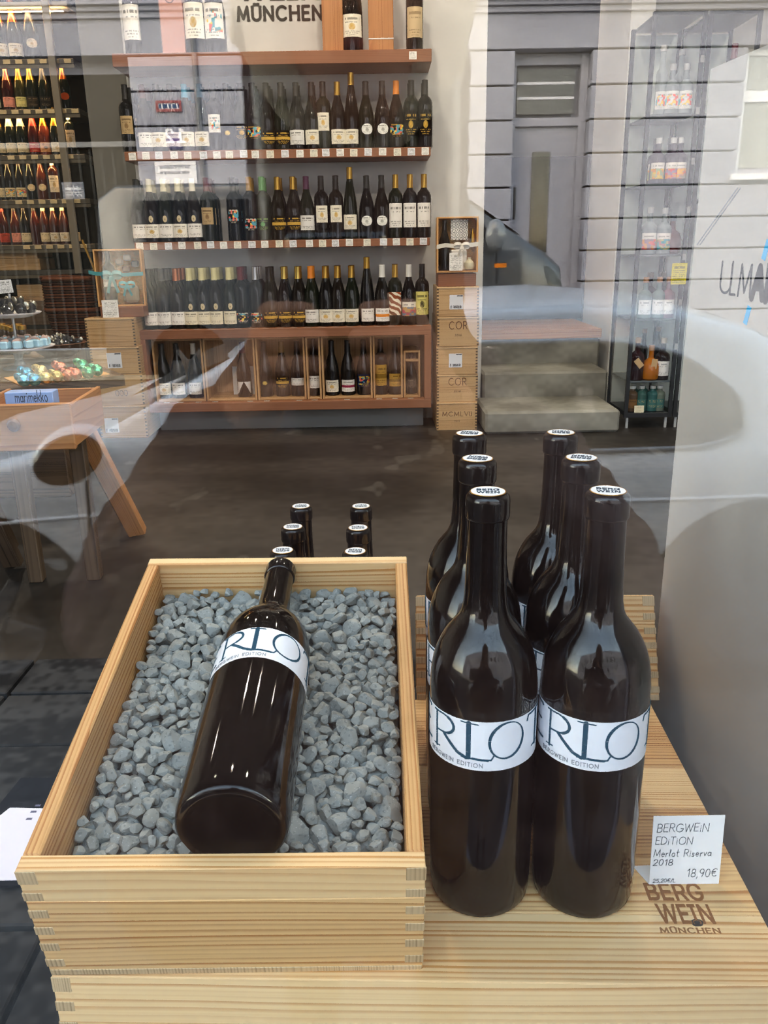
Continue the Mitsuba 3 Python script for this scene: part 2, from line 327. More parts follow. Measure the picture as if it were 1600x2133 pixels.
# ---------------------------------------------------------------- lettering
def A(cx, cy, rx, ry, a0, a1, n=14):
    t = np.radians(np.linspace(a0, a1, n)); return [(cx+rx*math.cos(x), cy+ry*math.sin(x)) for x in t]
GL = {
 'A': (.72, [[(0, 0), (.36, 1), (.72, 0)], [(.13, .36), (.59, .36)]]),
 'B': (.55, [[(0, 0), (0, 1), *A(.25, .76, .25, .24, 90, -90), (0, .52)], [(.25, .52), *A(.28, .26, .27, .26, 90, -90), (0, 0)]]),
 'C': (.75, [A(.42, .5, .42, .5, 48, 312, 22)]),
 'D': (.68, [[(0, 0), (0, 1), *A(.2, .5, .48, .5, 90, -90), (0, 0)]]),
 'E': (.5, [[(.5, 1), (0, 1), (0, 0), (.5, 0)], [(0, .52), (.42, .52)]]),
 'G': (.78, [[*A(.42, .5, .42, .5, 48, 345, 22), (.82, .44), (.5, .44)]]),
 'H': (.66, [[(0, 0), (0, 1)], [(.66, 0), (.66, 1)], [(0, .52), (.66, .52)]]),
 'I': (.0, [[(0, 0), (0, 1)]]),
 'L': (.46, [[(0, 1), (0, 0), (.46, 0)]]),
 'M': (.82, [[(0, 0), (.08, 1), (.41, .12), (.74, 1), (.82, 0)]]),
 'N': (.66, [[(0, 0), (0, 1), (.66, 0), (.66, 1)]]),
 'O': (.86, [A(.43, .5, .43, .5, 0, 360, 30)]),
 'R': (.56, [[(0, 0), (0, 1), *A(.25, .74, .27, .26, 90, -90), (0, .48)], [(.25, .48), (.58, 0)]]),
 'T': (.6, [[(0, 1), (.6, 1)], [(.3, 1), (.3, 0)]]),
 'U': (.62, [[(0, 1), (0, .3), *A(.31, .3, .31, .3, 180, 360), (.62, 1)]]),
 'Ü': (.62, [[(0, 1), (0, .3), *A(.31, .3, .31, .3, 180, 360), (.62, 1)], [(.18, 1.14), (.2, 1.2)], [(.44, 1.14), (.46, 1.2)]]),
 'V': (.66, [[(0, 1), (.33, 0), (.66, 1)]]),
 'W': (.95, [[(0, 1), (.24, 0), (.47, .9), (.71, 0), (.95, 1)]]),
 '0': (.5, [A(.25, .5, .25, .5, 0, 360, 22)]), '1': (.3, [[(0, .72), (.24, 1), (.24, 0)]]),
 '2': (.5, [[*A(.25, .74, .24, .26, 170, -35), (0, 0), (.52, 0)]]),
 '5': (.5, [[(.48, 1), (.08, 1), (.04, .56), *A(.22, .32, .28, .3, 110, -130)]]),
 '6': (.5, [[(.42, .98), *A(.26, .3, .25, .3, 150, 510)]]),
 '8': (.5, [[*A(.25, .25, .25, .25, 90, 450, 18), *A(.25, .76, .21, .24, -90, 270, 18)]]),
 '9': (.5, [[*A(.25, .7, .24, .28, 10, 370, 18), (.46, .4), (.3, 0)]]),
 ',': (.1, [[(.08, .06), (0, -.16)]]), '/': (.3, [[(0, -.08), (.3, 1.02)]]),
 '€': (.6, [A(.4, .5, .34, .48, 50, 310, 18), [(0, .6), (.45, .6)], [(0, .42), (.42, .42)]]),
 'a': (.45, [[*A(.2, .26, .2, .26, 60, 400), (.42, .5), (.42, .08), (.48, .0)]]), 'e': (.42, [[(.02, .26), (.4, .3), *A(.21, .26, .2, .26, 10, 320)]]),
 'i': (.1, [[(.05, .5), (.05, 0)], [(.05, .7), (.05, .74)]]), 'j': (.1, [[(.05, .5), (.05, 0)]]),
 'k': (.4, [[(0, 1), (0, 0)], [(.38, .52), (.02, .22)], [(.12, .3), (.4, 0)]]),
 'l': (.14, [[(0, .1), (.14, .9), (.06, 1), (.03, .2), (.14, 0)]]), 'm': (.66, [[(0, 0), (0, .52)], [(0, .36), *A(.165, .36, .165, .16, 180, 0), (.33, 0)], [(.33, .36), *A(.495, .36, .165, .16, 180, 0), (.66, 0)]]),
 'o': (.42, [A(.21, .26, .21, .26, 0, 360, 18)]), 'r': (.26, [[(0, 0), (0, .52)], [(0, .3), (.12, .5), (.27, .5)]]),
 's': (.32, [[(.3, .46), (.06, .48), (.04, .3), (.3, .2), (.26, .02), (0, .02)]]), 't': (.3, [[(.12, .95), (.1, .06), (.24, 0)], [(0, .55), (.32, .58)]]),
 'v': (.36, [[(0, .5), (.17, 0), (.36, .52)]]), ' ': (.35, []),
}
def stroke_text(txt, h, w, track=.22, serif=0., slant=0., ws=None, jit=0., rng=None, xs=1.0):
    """Single-stroke lettering as a shapely shape: baseline at y = 0 from x = 0, capitals h tall, strokes w wide."""
    out, x = [], 0.
    for i, ch in enumerate(txt):
        gw, pl = GL[ch]; ww = ws[i] if ws else w
        oy = rng.uniform(-jit, jit) if rng is not None else 0.
        for q in pl:
            pts = [((x+px*xs + slant*py)*h, (py+oy)*h) for px, py in q]
            out.append(LineString(pts).buffer(ww/2, quad_segs=3))
            if serif:
                for (e, nb) in ((q[0], q[1]), (q[-1], q[-2])):
                    dx, dy = abs(e[0]-nb[0]), abs(e[1]-nb[1])
                    if dy > dx: out.append(LineString([((x+e[0]*xs-serif)*h, e[1]*h), ((x+e[0]*xs+serif)*h, e[1]*h)]).buffer(ww*.36, cap_style='flat'))
                    elif dx >= dy and dx > .12 and len(q) < 8: out.append(LineString([((x+e[0]*xs)*h, (e[1]-serif*.8*(1 if e[1] > .4 else -.1))*h), ((x+e[0]*xs)*h, (e[1]+serif*.8*(0 if e[1] > .4 else 1))*h)]).buffer(ww*.36, cap_style='flat'))
        x += gw*xs + track
    return union_all(out), (x-track)*h
_bold = {}
def bold_text(txt, h, xs=1.0, track=0):
    """Heavy sans lettering, as a flat trimesh of height h (about), centred on x."""
    if txt not in _bold:
        import meshkit
        m = meshkit.text_mesh(txt, 1.0, .01, bold=True); v = np.array(m.vertices); v[:, 0] -= (v[:, 0].min()+v[:, 0].max())/2; _bold[txt] = (v, np.array(m.faces))
    v, f = _bold[txt]; v = v.copy(); v[:, 0] *= h*xs; v[:, 1] *= h; v[:, 2] *= .02
    return v, f
def wrap_shape(shape, radius, c, g=None, depth=.0003, step=.002):
    """Bends a flat shape (x along the arc, y up) onto a cylinder; x = 0 faces -y."""
    g = g or G(); x0, y0, x1, y1 = shape.bounds; x = math.floor(x0/step)*step
    while x < x1:
        s = shape.intersection(sbox(x, y0-1, x+step, y1+1)); x += step
        for q in getattr(s, 'geoms', [s]):
            if q.geom_type != 'Polygon' or q.area < 1e-9: continue
            m = trimesh.creation.extrude_polygon(q, depth, engine='earcut'); v = np.array(m.vertices)
            a = v[:, 0]/radius; r = radius+v[:, 2]
            g.add(np.stack([r*np.sin(a), -r*np.cos(a), v[:, 1]], 1), m.faces, c)
    return g

# ================================================================= THE SHOP: setting
def slab_box(x0, x1, y0, y1, z0, z1, c=None, m='m_wall'):
    g = cbox((x1-x0, y1-y0, z1-z0), ((x0+x1)/2, (y0+y1)/2, (z0+z1)/2), c or '#cfcfca', b=.002); return g.ply(m)
XL, XR, YB = -4.2, 3.4, 7.4
struct('floor', slab_box(XL-.2, XR+.2, .36, YB+.2, Z_FLOOR-.1, Z_FLOOR, m='m_floor'), label='dark worn screed floor of the shop')
struct('ceiling', slab_box(XL-.2, XR+.2, .24, YB+.2, Z_CEIL, Z_CEIL+.15), label='pale shop ceiling')
struct('wall_left', slab_box(XL-.15, XL, .24, YB+.1, Z_FLOOR-.05, Z_CEIL+.05))
struct('wall_right', slab_box(XR, XR+.15, .24, YB+.1, Z_FLOOR-.05, Z_CEIL+.05))
struct('wall_back', slab_box(XL-.1, XR+.1, YB, YB+.15, Z_FLOOR-.05, Z_CEIL+.05, '#6b6a66', 'm_matte'), label='far grey back wall of the shop')  # one plain grey, darker than the side walls
struct('wall_shade', slab_box(-1.50, -1.225, 4.80, 4.95, Z_FLOOR, Z_CEIL, '#78766f', 'm_matte'), label='darker grey wall strip left of the shelves')  # set-back wall strip in a darker grey of its own
struct('wall_center', slab_box(-1.225, .585, 4.60, 4.78, Z_FLOOR, Z_CEIL), label='light grey wall behind the wine shelves')
struct('trim_1', cbox((2.085, .012, .075), (-.4575, 4.594, Z_FLOOR+.0375), '#8d8f8e', .002).ply('m_matte'), label='grey skirting under the wine shelves')
# the pier right of the stairs and the wall recessed beside it
struct('wall_pier', slab_box(1.385, 1.515, 4.93, 5.6, Z_FLOOR, Z_CEIL), label='white wall pier between stairs and glass cabinet')
struct('wall_recess', slab_box(1.515, XR, 5.06, 5.2, Z_FLOOR, Z_CEIL, '#a3a29d', 'm_matte'), label='wall behind the glass cabinet with shade painted in as grey')  # greyer colour paints in the shade next to the bright pier
# street front: sill, lintel, piers and panes
g = G()
for (x0, x1, z0, z1) in ((XL-.3, XR+.3, Z_WALK, -.66), (XL-.3, XR+.3, 1.75, 4.6), (XL-.3, -1.75, -.66, 1.75), (.44, .58, -.66, 1.75), (2.9, XR+.3, -.66, 1.75)):
    cbox((x1-x0, .13, z1-z0), ((x0+x1)/2, .295, (z0+z1)/2), '#b9b4a8', .003, g)
struct('wall_front', g.ply('m_plaster'), label='street front of the shop around its window')
for i, (x0, x1) in enumerate(((-1.75, .44), (.58, 2.9))):
    k = f'window_{i+1}'; _taken[k] = 0; labels[k] = {'kind': 'structure', 'label': 'large clear shop window reflecting the street' if i == 0 else 'second shop window beyond the frame'}
    v = np.array([[x0, GLASS_Y, -.66], [x1, GLASS_Y, -.66], [x1, GLASS_Y, 1.75], [x0, GLASS_Y, 1.75]])
    scene[k+'__pane'] = mikit.ply((v, np.array([[0, 1, 2], [0, 2, 3]])), 'm_pane')
    scene[k+'__pane_001'] = mikit.ply((v+[0, .006, 0], np.array([[0, 1, 2], [0, 2, 3]])), 'm_pane')
    fr = G()
    for (a, b, c, d) in ((x0, x1, -.66, -.62), (x0, x1, 1.71, 1.75), (x0, x0+.04, -.62, 1.71), (x1-.04, x1, -.62, 1.71)):
        cbox((b-a, .05, d-c), ((a+b)/2, .30 if False else .335, (c+d)/2), '#3a3c3e', .002, fr)
    scene[k+'__window_frame'] = fr.ply('m_satin')
# raised display platform of dark stone slabs
_taken['trim_2'] = 0
scene['trim_2'] = cbox((2.19, .86, .27), (-.655, .80, Z_FLOOR+.133), '#141517', .002).ply('m_matte'); labels['trim_2'] = {'kind': 'structure', 'label': 'raised window display platform of dark stone slabs'}
xs, ys = np.arange(-1.75, .44, .235), [.37, .50, .66, .82, .98, 1.12, 1.235]
for i in range(len(xs)):
    x0, x1 = xs[i]+.003, min(xs[i]+.235, .44)-.003
    if x1-x0 < .03: continue
    for j in range(len(ys)-1):
        sh = .03*(j % 2)
        put('trim_2', 'stone_slab', cbox((x1-x0, ys[j+1]-ys[j]-.006, .02), ((x0+x1)/2, (ys[j]+ys[j+1])/2, Z_DISPLAY-.010-.0008*((i*3+j*5) % 3)), '#222222', .002).ply('m_slab'))

# ================================================================= THE WINDOW DISPLAY
def crate(name, label, W, L, H, t, M, wk=0, fingers=True, group=None, n=6, lid=0, rim=1, split=.28):
    k = thing(name, label, 'wooden crate' if not lid else 'wooden crate', group)
    for y, nm in ((t/2, 'front_board'), (L-t/2, 'back_board')):     # each board is glued up from a wide plank and a pale strip
        hs = H*(split if y < t else .5); put(k, nm, wbox((W, t, H-hs-.0001), (W/2, y, (H-hs)/2), wk if y < t else 9, 0, .0006).ply('m_wood'), M); put(k, nm, wbox((W, t, hs-.0001), (W/2, y, H-hs/2), 8, 0, .0006).ply('m_wood'), M)
    for x in (t/2, W-t/2):
        put(k, 'side_board', wbox((t-.0004, L-2*t+.0002, H), (x, L/2, H/2), rim, 1).ply('m_wood'), M)
    put(k, 'bottom_board', wbox((W-.002, L-.0016, .006), (W/2, L/2, .003), wk, 0).ply('m_wood'), M)
    for i in range(lid):
        d = L/lid; put(k, 'lid_board', wbox((W-.001, d-.0004, .007), (W/2, d*(i+.5), H-.0032), [8, 0, 9, 8, 9, 0][i % 6], 0, .0004).ply('m_wood'), M)
    if fingers:
        p = H/(n+.35)
        for x in (t/2, W-t/2):
            for i in range(n):
                fh = p*.46 if i else p*.7
                z = H-.004-fh/2 - i*p*1.02 if i else H-fh/2-.001
                for yy in (0,):
                    put(k, 'finger_joint', wbox((t*1.1, .0016, fh), (x, .0004, z), 5, 2, .0003).ply('m_wood'), M)
        put(k, 'bottom_edge', wbox((W-.001, .0016, .0058), (W/2, .0003, .003), 5, 2, .0003).ply('m_wood'), M)
    return k
UC = dict(W=.254, L=.3526, H=.1091)
M_UP = np.eye(4)
from scipy.spatial.transform import Rotation as Rot
M_UP[:3, :3] = Rot.from_euler('zyx', [-.0052, .0098, .2109]).as_matrix()
M_UP[:3, 3] = np.array([-.1033, .4404, -.4706]) - M_UP[:3, :3] @ np.array([UC['W']/2, 0, 0])
LC_YAW = -.043
M_LOW = Mx(-.2303, .4407, Z_DISPLAY, rz=LC_YAW); LC_H = -.4706-Z_DISPLAY
M_BACK = Mx(.0375, .7905, -.4703, rz=LC_YAW) @ Mx(rx=-math.radians(27.8))
low = crate('wooden_crate', 'wide closed pine wine crate carrying the bottles and the tilted pebble crate', .5035, .362, LC_H, .012, M_LOW, 0, n=9, lid=6)
labels[low]['label'] = 'wide closed pine wine crate under the standing bottles with burned-in brand'
crate('wooden_crate', 'pine crate behind the six tall merlot bottles, leaning back off the big crate', .262, .3526, .1135, .012, M_BACK, 0, n=7, lid=3)
peb_crate = crate('wooden_crate', 'open pine crate tilted forward and filled with grey pebbles around a lying bottle', UC['W'], UC['L'], UC['H'], .0115, M_UP, 0, n=6)
# prop under the raised back end of the pebble crate
pb = (M_UP @ np.array([UC['W']/2, UC['L']-.03, 0, 1]))[:3]
hh = pb[2]-.4706*-1-.0; single('wooden_block', 'pine block propping up the back of the pebble crate', 'wooden block',
       wbox((.18, .03, pb[2]+.4706-.020), (pb[0], pb[1]-.02, -.4704+(pb[2]+.4706-.020)/2), 0, 0).ply('m_wood'))

# burned-in brand on the big crate
def on_low(px, py): return (np.linalg.inv(M_LOW) @ np.array([*atz(px, py, -.4706), 1]))[:3]
brand = G()
def flat_line(txt, pl, pr, hpx_top, bold=True):
    a, b = on_low(*pl), on_low(*pr); c = on_low(pl[0], hpx_top)
    w = b[0]-a[0]; h = c[1]-a[1]
    if bold:
        v, f = bold_text(txt, h, 1.0); v[:, 0] *= w/np.ptp(v[:, 0]); v[:, 1] = (v[:, 1]-v[:, 1].min())*h/np.ptp(v[:, 1])
        v = np.stack([v[:, 0]+a[0]+w/2, v[:, 1]+a[1], LC_H+.0002+(v[:, 2] > v[:, 2].mean())*.0003], 1)
        brand.add(v, f, '#8d5c34')
    else:
        s, tw = stroke_text(txt, h, h*.2, track=.34, serif=.16); s = affinity.scale(s, w/tw, 1, origin=(0, 0))
        poly_mesh(s, .00012, '#96663a', Mx(a[0], a[1], LC_H+.0002), brand)
flat_line('BERG', (1352, 1876), (1470, 1875), 1839)
flat_line('WEIN', (1378, 1924), (1491, 1922), 1883)
flat_line('MÜNCHEN', (1378, 1943), (1500, 1942), 1932.5, False)
put(low, 'brand', brand.ply('m_matte'), M_LOW, 'burned-in brand BERG WEIN MÜNCHEN')
kp = on_low(1452, 1922)
g = G(); an = np.linspace(0, 2*PI, 18, endpoint=False); rr = .0042*(1+.10*np.sin(2*an+1)+.05*np.sin(5*an))
v = np.vstack([[[kp[0], kp[1], LC_H+.0007]], np.stack([kp[0]+rr*np.cos(an), kp[1]+rr*.95*np.sin(an), np.full(18, LC_H+.0003)], 1)])
g.add(v, [[0, i+1, (i+1) % 18+1] for i in range(18)], '#2c1f18'); put(low, 'knot', g.ply('m_satin'), M_LOW, 'dark knot in the brand')

# --- hero bottles
HB_H, HB_R = .3165, .0380
HERO = [(0, .006), (.024, .0045), (.030, .001), (.034, 0), (.0365, .003), (.0376, .010), (HB_R, .026), (HB_R, .166), (.0378, .178), (.0371, .188), (.0357, .196), (.0336, .2035), (.0305, .2105), (.0268, .217),
        (.0225, .2225), (.0185, .2275), (.0163, .2325), (.01505, .239), (.0144, .248), (.0138, .265), (.0134, .285), (.0133, .2995)]
CAP = [(.0128, .2985), (.0142, .299), (.01475, .3005), (.0148, .3115), (.0143, .3142), (.0128, .3158), (.0117, .3164), (0, .3164)]
hero_body = lathe(HERO, 64, '#0b0706', sharp=80).ply('m_gloss', True)
hero_cap = lathe(CAP, 48, '#120e0d', sharp=80).ply('m_gloss', True)
hero_rim = lathe([(.0112, .3163), (.0120, .3168), (.0117, .3172), (.0110, .3170)], 40, '#b58a45', sharp=80).ply('m_metal', True)
hero_disc = lathe([(.0112, .3166), (.0112, .3171), (0, .3171)], 40, '#e9edf2', sharp=30).ply('m_satin')
lb = G(); RL = HB_R+.00025; th = np.radians(np.linspace(-168, 168, 85))
v = np.concatenate([np.stack([RL*np.sin(th), -RL*np.cos(th), np.full(85, z)], 1) for z in (.1287, .1668)])
lb.add(v, [[i, i+1, 86+i, 85+i] for i in range(84)], '#eef1f6'); hero_label = lb.ply('m_satin', True)
def merlot_shape():
    h, z0, R = .0272, .1379, RL; out = []
    X = lambda deg: math.radians(deg)*R
    rg = np.random.default_rng(3)
    def st(pts, w, x): out.append(LineString([(x+a*h, z0+b*h) for a, b in pts]).buffer(w/2, quad_segs=3))
    def ser(x, b, w=.2): out.append(LineString([(x-w*h, z0+b*h), (x+w*h, z0+(b+.015)*h)]).buffer(.0004, quad_segs=2))
    x = X(-150); st([(0, 0), (.1, 1)], .0016, x); st([(.1, 1), (.45, .1)], .004, x); st([(.45, .1), (.85, 1)], .0015, x); st([(.85, 1), (.92, 0)], .004, x); ser(x, 0); ser(x+.92*h, 0)
    x = X(-98); st([(0, 0), (0, 1)], .0024, x); st([(0, 1), (.5, .98)], .0014, x); st([(0, .52), (.42, .52)], .0013, x); st([(0, 0), (.55, .03)], .0016, x); ser(x+.5*h, .94, .03)
    x = X(-63); st([(0, -.02), (0, 1)], .0017, x); ser(x, 0, .12); st([(-.1, 1), *A(.24, .75, .36, .26, 90, -90), (0, .47)], .0011, x); st([(.28, .48), (.70, .1), (.95, -.01)], .0023, x); st([*A(.24, .75, .36, .26, 60, -60)], .0020, x)
    x = X(-22); st([(.0, .02), (.0, 1)], .0033, x); st([(-.2, 1.01), (.24, .98)], .0008, x); st([(-.18, 0), (.58, -.02), (.66, .12)], .0010, x); st([(.1, 0), (.5, -.03)], .0016, x)
    o = affinity.rotate(affinity.scale(shapely.Point(0, 0).buffer(1, quad_segs=16), .50*h, .53*h), -12); i = affinity.translate(affinity.rotate(affinity.scale(shapely.Point(0, 0).buffer(1, quad_segs=16), .425*h, .495*h), -22), .006*h, .004*h)
    out.append(affinity.translate(o.difference(i), X(18.5), z0+.5*h))
    x = X(63); st([(0, -.02), (0, 1)], .0026, x); st([(-.42, 1.0), (.45, 1.02)], .0012, x); ser(x, 0, .2); st([(-.42, 1.0), (-.46, .86)], .0012, x); st([(.45, 1.0), (.48, .86)], .0012, x)
    s = union_all(out)
    cuts = []
    for q in range(150):                                   # the brush-torn look of the print
        cx, cy = rg.uniform(s.bounds[0], s.bounds[2]), rg.uniform(s.bounds[1], s.bounds[3]); a = rg.uniform(-.3, .3)
        cuts.append(LineString([(cx-.003*math.cos(a), cy-.003*math.sin(a)), (cx+.003*math.cos(a), cy+.003*math.sin(a))]).buffer(rg.uniform(.00007, .00016)))
    return s.difference(union_all(cuts))
MERLOT = merlot_shape()
lg = wrap_shape(MERLOT, RL+.0001, '#2c4a5c', depth=.0002)
s, w = stroke_text('BERGWEIN EDITION', .0031, .00038, track=.36, serif=.07); s = affinity.scale(s, .0440/w, 1, origin=(0, 0)); wrap_shape(affinity.translate(s, math.radians(-73)*RL, .1312), RL+.0001, '#7d8188', lg, .0002)
hero_letters = lg.ply('m_matte')
tg = G()
for txt, y in (('BERG', .0006), ('WEIN', -.0054)):
    v, f = bold_text(txt, .0044, 1.0); v[:, 0] *= .0150/np.ptp(v[:, 0]); v[:, 1] = (v[:, 1]-v[:, 1].min())*.0046/np.ptp(v[:, 1])+y
    v[:, 2] = (v[:, 2] > v[:, 2].mean())*.0002+.31712; tg.add(v, f, '#33414d')
hero_disc_text = tg.ply('m_matte')
def hero(label, M, turn=0., disc_turn=0., group=None):
    k = thing('wine_bottle', label, 'wine bottle', group); N = M @ Mx(rz=turn); D = M @ Mx(rz=disc_turn)
    put(k, 'body', hero_body, N); put(k, 'capsule', hero_cap, N); put(k, 'label', hero_label, N, 'white label reading MERLOT BERGWEIN EDITION'); put(k+'__label', 'lettering', hero_letters, N)
    put(k, 'cap_disc', hero_disc, D, 'white disc reading BERG WEIN'); put(k+'__cap_disc', 'lettering', hero_disc_text, D); put(k+'__cap_disc', 'rim', hero_rim, D)
    return k
cs, sn, sx, sy = math.cos(-.0427), math.sin(-.0427), .0784, .0889
where = ['front', 'middle', 'back']
for i in range(2):
    for j in range(3):
        x, y = .072+cs*sx*i-sn*sy*j, .5179+sn*sx*i+cs*sy*j
        hero(f'dark merlot bottle with white label, {where[j]} one of the {"left" if i == 0 else "right"} column on the crate', Mx(x, y, -.4704), turn=[[0, .0], [.35, .1], [.5, .2]][j][i], disc_turn=[[-.1, -.22], [2.75, 2.75], [2.85, 2.9]][j][i], group='tall merlot bottles in the window display')
for n, (px, py) in enumerate([(589, 1147), (610, 1098), (627, 1055), (740, 1149), (746, 1100), (752, 1055)]):
    p = atz(px, py, Z_DISPLAY+HB_H)
    hero(f'dark merlot bottle behind the pebble crate, {where[n % 3]} one of the {"left" if n < 3 else "right"} pair row', Mx(p[0], p[1], Z_DISPLAY+.0004), turn=.3*n, disc_turn=PI+[.05, .02, .0, -.15, .05, .0][n], group='tall merlot bottles in the window display')
def cam_pt(px, py, d): return ray(px, py)*d
LB, LT = cam_pt(481, 1728, .528), cam_pt(586, 1185, .807)
az = (LT-LB)/np.linalg.norm(LT-LB); fr = -(LB+LT)/2; fr -= az*(fr @ az); fr /= np.linalg.norm(fr)
M_LIE = np.eye(4); M_LIE[:3, 2] = az; M_LIE[:3, 1] = -fr; M_LIE[:3, 0] = np.cross(-fr, az); M_LIE[:3, 3] = LB
hero('dark merlot bottle with white label lying on the grey pebbles in the crate', M_LIE, turn=.14+.0)

# --- pebbles
def rock(seed):
    r = np.random.default_rng(seed); m = trimesh.creation.icosphere(subdivisions=2); v = np.array(m.vertices)
    for _ in range(10):
        n = r.normal(size=3); n /= np.linalg.norm(n); d = r.uniform(.50, .80); k = v @ n
        v -= np.maximum(k-d, 0)[:, None]*n*.96
    import meshkit
    v *= (1+.09*(meshkit.fbm(v*2.4+seed*3.1, 3, seed)-.5))[:, None]
    v *= np.array([1, r.uniform(.72, .95), r.uniform(.6, .85)]); v /= np.abs(v).max(); return v, np.array(m.faces)
ROCKS = [rock(100+i) for i in range(14)]
ROCK_PLY = [mikit.ply((v, f), 'm_stone', smooth=13) for v, f in ROCKS]
inv = np.linalg.inv(M_UP); B0 = (inv @ np.array([*LB, 1]))[:3]; B1 = (inv @ np.array([*LT, 1]))[:3]; BA = (B1-B0)/np.linalg.norm(B1-B0)
prof = np.array(HERO[3:]+CAP[2:4])
def bottle_gap(p):
    t = (p-B0) @ BA; d = np.linalg.norm((p-B0)-BA*t)
    if t < 0: return math.hypot(max(d-HB_R, 0), -t) if d > 0 else -t
    return d-np.interp(t, prof[:, 1], prof[:, 0])
pr = np.random.default_rng(5); tb = .0115
def surf(x, y):
    import meshkit
    return .0735 + .007*(meshkit.noise(np.array([x*18, y*18, 1.5]), 4)-.4) + .007*max(0, (y-.25)/.1) - .006*max(0, (.08-y)/.08)
tops = []
for _ in range(60000):
    r = .0054+.0062*pr.random()**1.7 if len(tops) < 300 else .0042+.0030*pr.random()
    x, y = pr.uniform(tb+r*.85, UC['W']-tb-r*.85), pr.uniform(tb+r*.8, UC['L']-tb-r*.8); z = surf(x, y)+pr.uniform(-.003, .0025)-r*.25
    p = np.array([x, y, z])
    if bottle_gap(p) < r*.72: continue
    if all((q[0]-x)**2+(q[1]-y)**2 > (.76*(q[3]+r))**2 for q in tops): tops.append((x, y, z, r))
    if len(tops) >= 620: break
def rmat(r): return trimesh.transformations.random_rotation_matrix(r.random(3))
order = sorted(range(len(tops)), key=lambda i: -tops[i][3]/np.linalg.norm((M_UP @ np.array([*tops[i][:3], 1]))[:3]))
fill = G()
def rock_M(x, y, z, r):
    M = rmat(pr); M[:3, :3] = Rot.from_euler('xyz', [pr.uniform(-.5, .5), pr.uniform(-.5, .5), pr.uniform(0, 6.28)]).as_matrix()*r*1.12; M[:3, 3] = (x, y, z); return M_UP @ M
for n, i in enumerate(order):
    x, y, z, r = tops[i]; M = rock_M(x, y, z, r); q = int(pr.integers(14))
    if n < 300: single('pebble', 'grey crushed-stone pebble in the tilted pine crate', 'pebble', ROCK_PLY[q], M, 'pebbles filling the tilted crate')
    else: v, f = ROCKS[q]; fill.add(v @ M[:3, :3].T+M[:3, 3], f, '#808888')
for lay, (dz, st) in enumerate(((-.0095, .0108), (-.019, .0115))):
    for x in np.arange(tb+.006, UC['W']-tb-.004, st):
        for y in np.arange(tb+.006, UC['L']-tb-.004, st):
            xx, yy = x+pr.uniform(-.003, .003), y+pr.uniform(-.003, .003); z = surf(xx, yy)+dz; r = .0062+.002*pr.random()
            xx = np.clip(xx, tb+r, UC['W']-tb-r); yy = np.clip(yy, tb+r, UC['L']-tb-r)
            if bottle_gap(np.array([xx, yy, z])) < r*.7: continue
            M = rock_M(xx, yy, z, r); v, f = ROCKS[int(pr.integers(14))]; fill.add(v @ M[:3, :3].T+M[:3, 3], f, '#808888')
v, f, uv = fill.arr()
single('pebble_bed', 'bed of smaller grey pebbles filling the gaps in the tilted crate', 'pebbles', mikit.ply((v, f), 'm_stone', smooth=13), kind='stuff')

# --- price card
def hand(g, txt, x, z, h, w=.0004, track=.2, slant=.12, xs=1.0):
    s, tw = stroke_text(txt, h, w, track=track, slant=slant, jit=.05, rng=RNG, xs=xs); poly_mesh(s, .00015, '#3a3c40', Mx(x, -.0004, z, rx=PI/2), g)
p0, p1 = atz(1352, 1843, -.4706), atz(1497, 1841, -.4706); CW = np.linalg.norm(p1-p0)
ty = at(1355, 1700, p0[1]+.006); CH = ty[2]+.4706
M_CARD = Mx(*p0, rz=math.atan2(p1[1]-p0[1], p1[0]-p0[0]))
k = thing('price_card', 'white handwritten price card standing on the big crate beside the bottles', 'price card')
g = G(); g.add([[0, 0, .0003], [CW, 0, .0003], [CW+.001, .006, CH], [.0005, .006, CH], [0, .0004, .0003], [CW, .0004, .0003], [CW+.001, .0064, CH], [.0005, .0064, CH]], [[0, 1, 2, 3], [5, 4, 7, 6], [0, 4, 5, 1], [2, 6, 7, 3], [0, 3, 7, 4], [1, 5, 6, 2]], '#f4f4f2')
put(k, 'card', g.ply('m_matte'), M_CARD)
g = G(); g.add([[0, 0, .0006], [CW, 0, .0006], [CW-.006, .022, .0006], [-.007, .020, .0006], [0, 0, .0001], [CW, 0, .0001], [CW-.006, .022, .0001], [-.007, .020, .0001]], [[0, 1, 2, 3], [7, 6, 5, 4], [0, 4, 5, 1], [1, 5, 6, 2], [2, 6, 7, 3], [3, 7, 4, 0]], '#eef0f0')
put(k, 'folded_foot', g.ply('m_matte'), M_CARD)
g = G(); fx, fz = CW/785, CH/762
for txt, x, y, hpx, wpx in (('BERGWEiN', 55, 170, 88, 565), ('EDiTiON', 45, 310, 82, 405), ('Merlot Riserva', 32, 445, 78, 640), ('2018', 30, 540, 66, 215), ('18,90€', 415, 675, 88, 330), ('25,20€/L', 40, 732, 40, 250)):
    s, tw = stroke_text(txt, hpx*fz, .00038 if hpx > 50 else .0003, track=.2, slant=.12, jit=.05, rng=RNG); s = affinity.scale(s, wpx*fx/tw, 1, origin=(0, 0))
    poly_mesh(s, .00015, '#34363a', Mx(x*fx, -.0002, CH-y*fz, rx=PI/2), g)
sh = np.array([[1, 0, 0, 0], [0, 1, .006/CH, 0], [0, 0, 1, 0], [0, 0, 0, 1.]])
put(k, 'lettering', g.move(sh).ply('m_matte'), M_CARD)

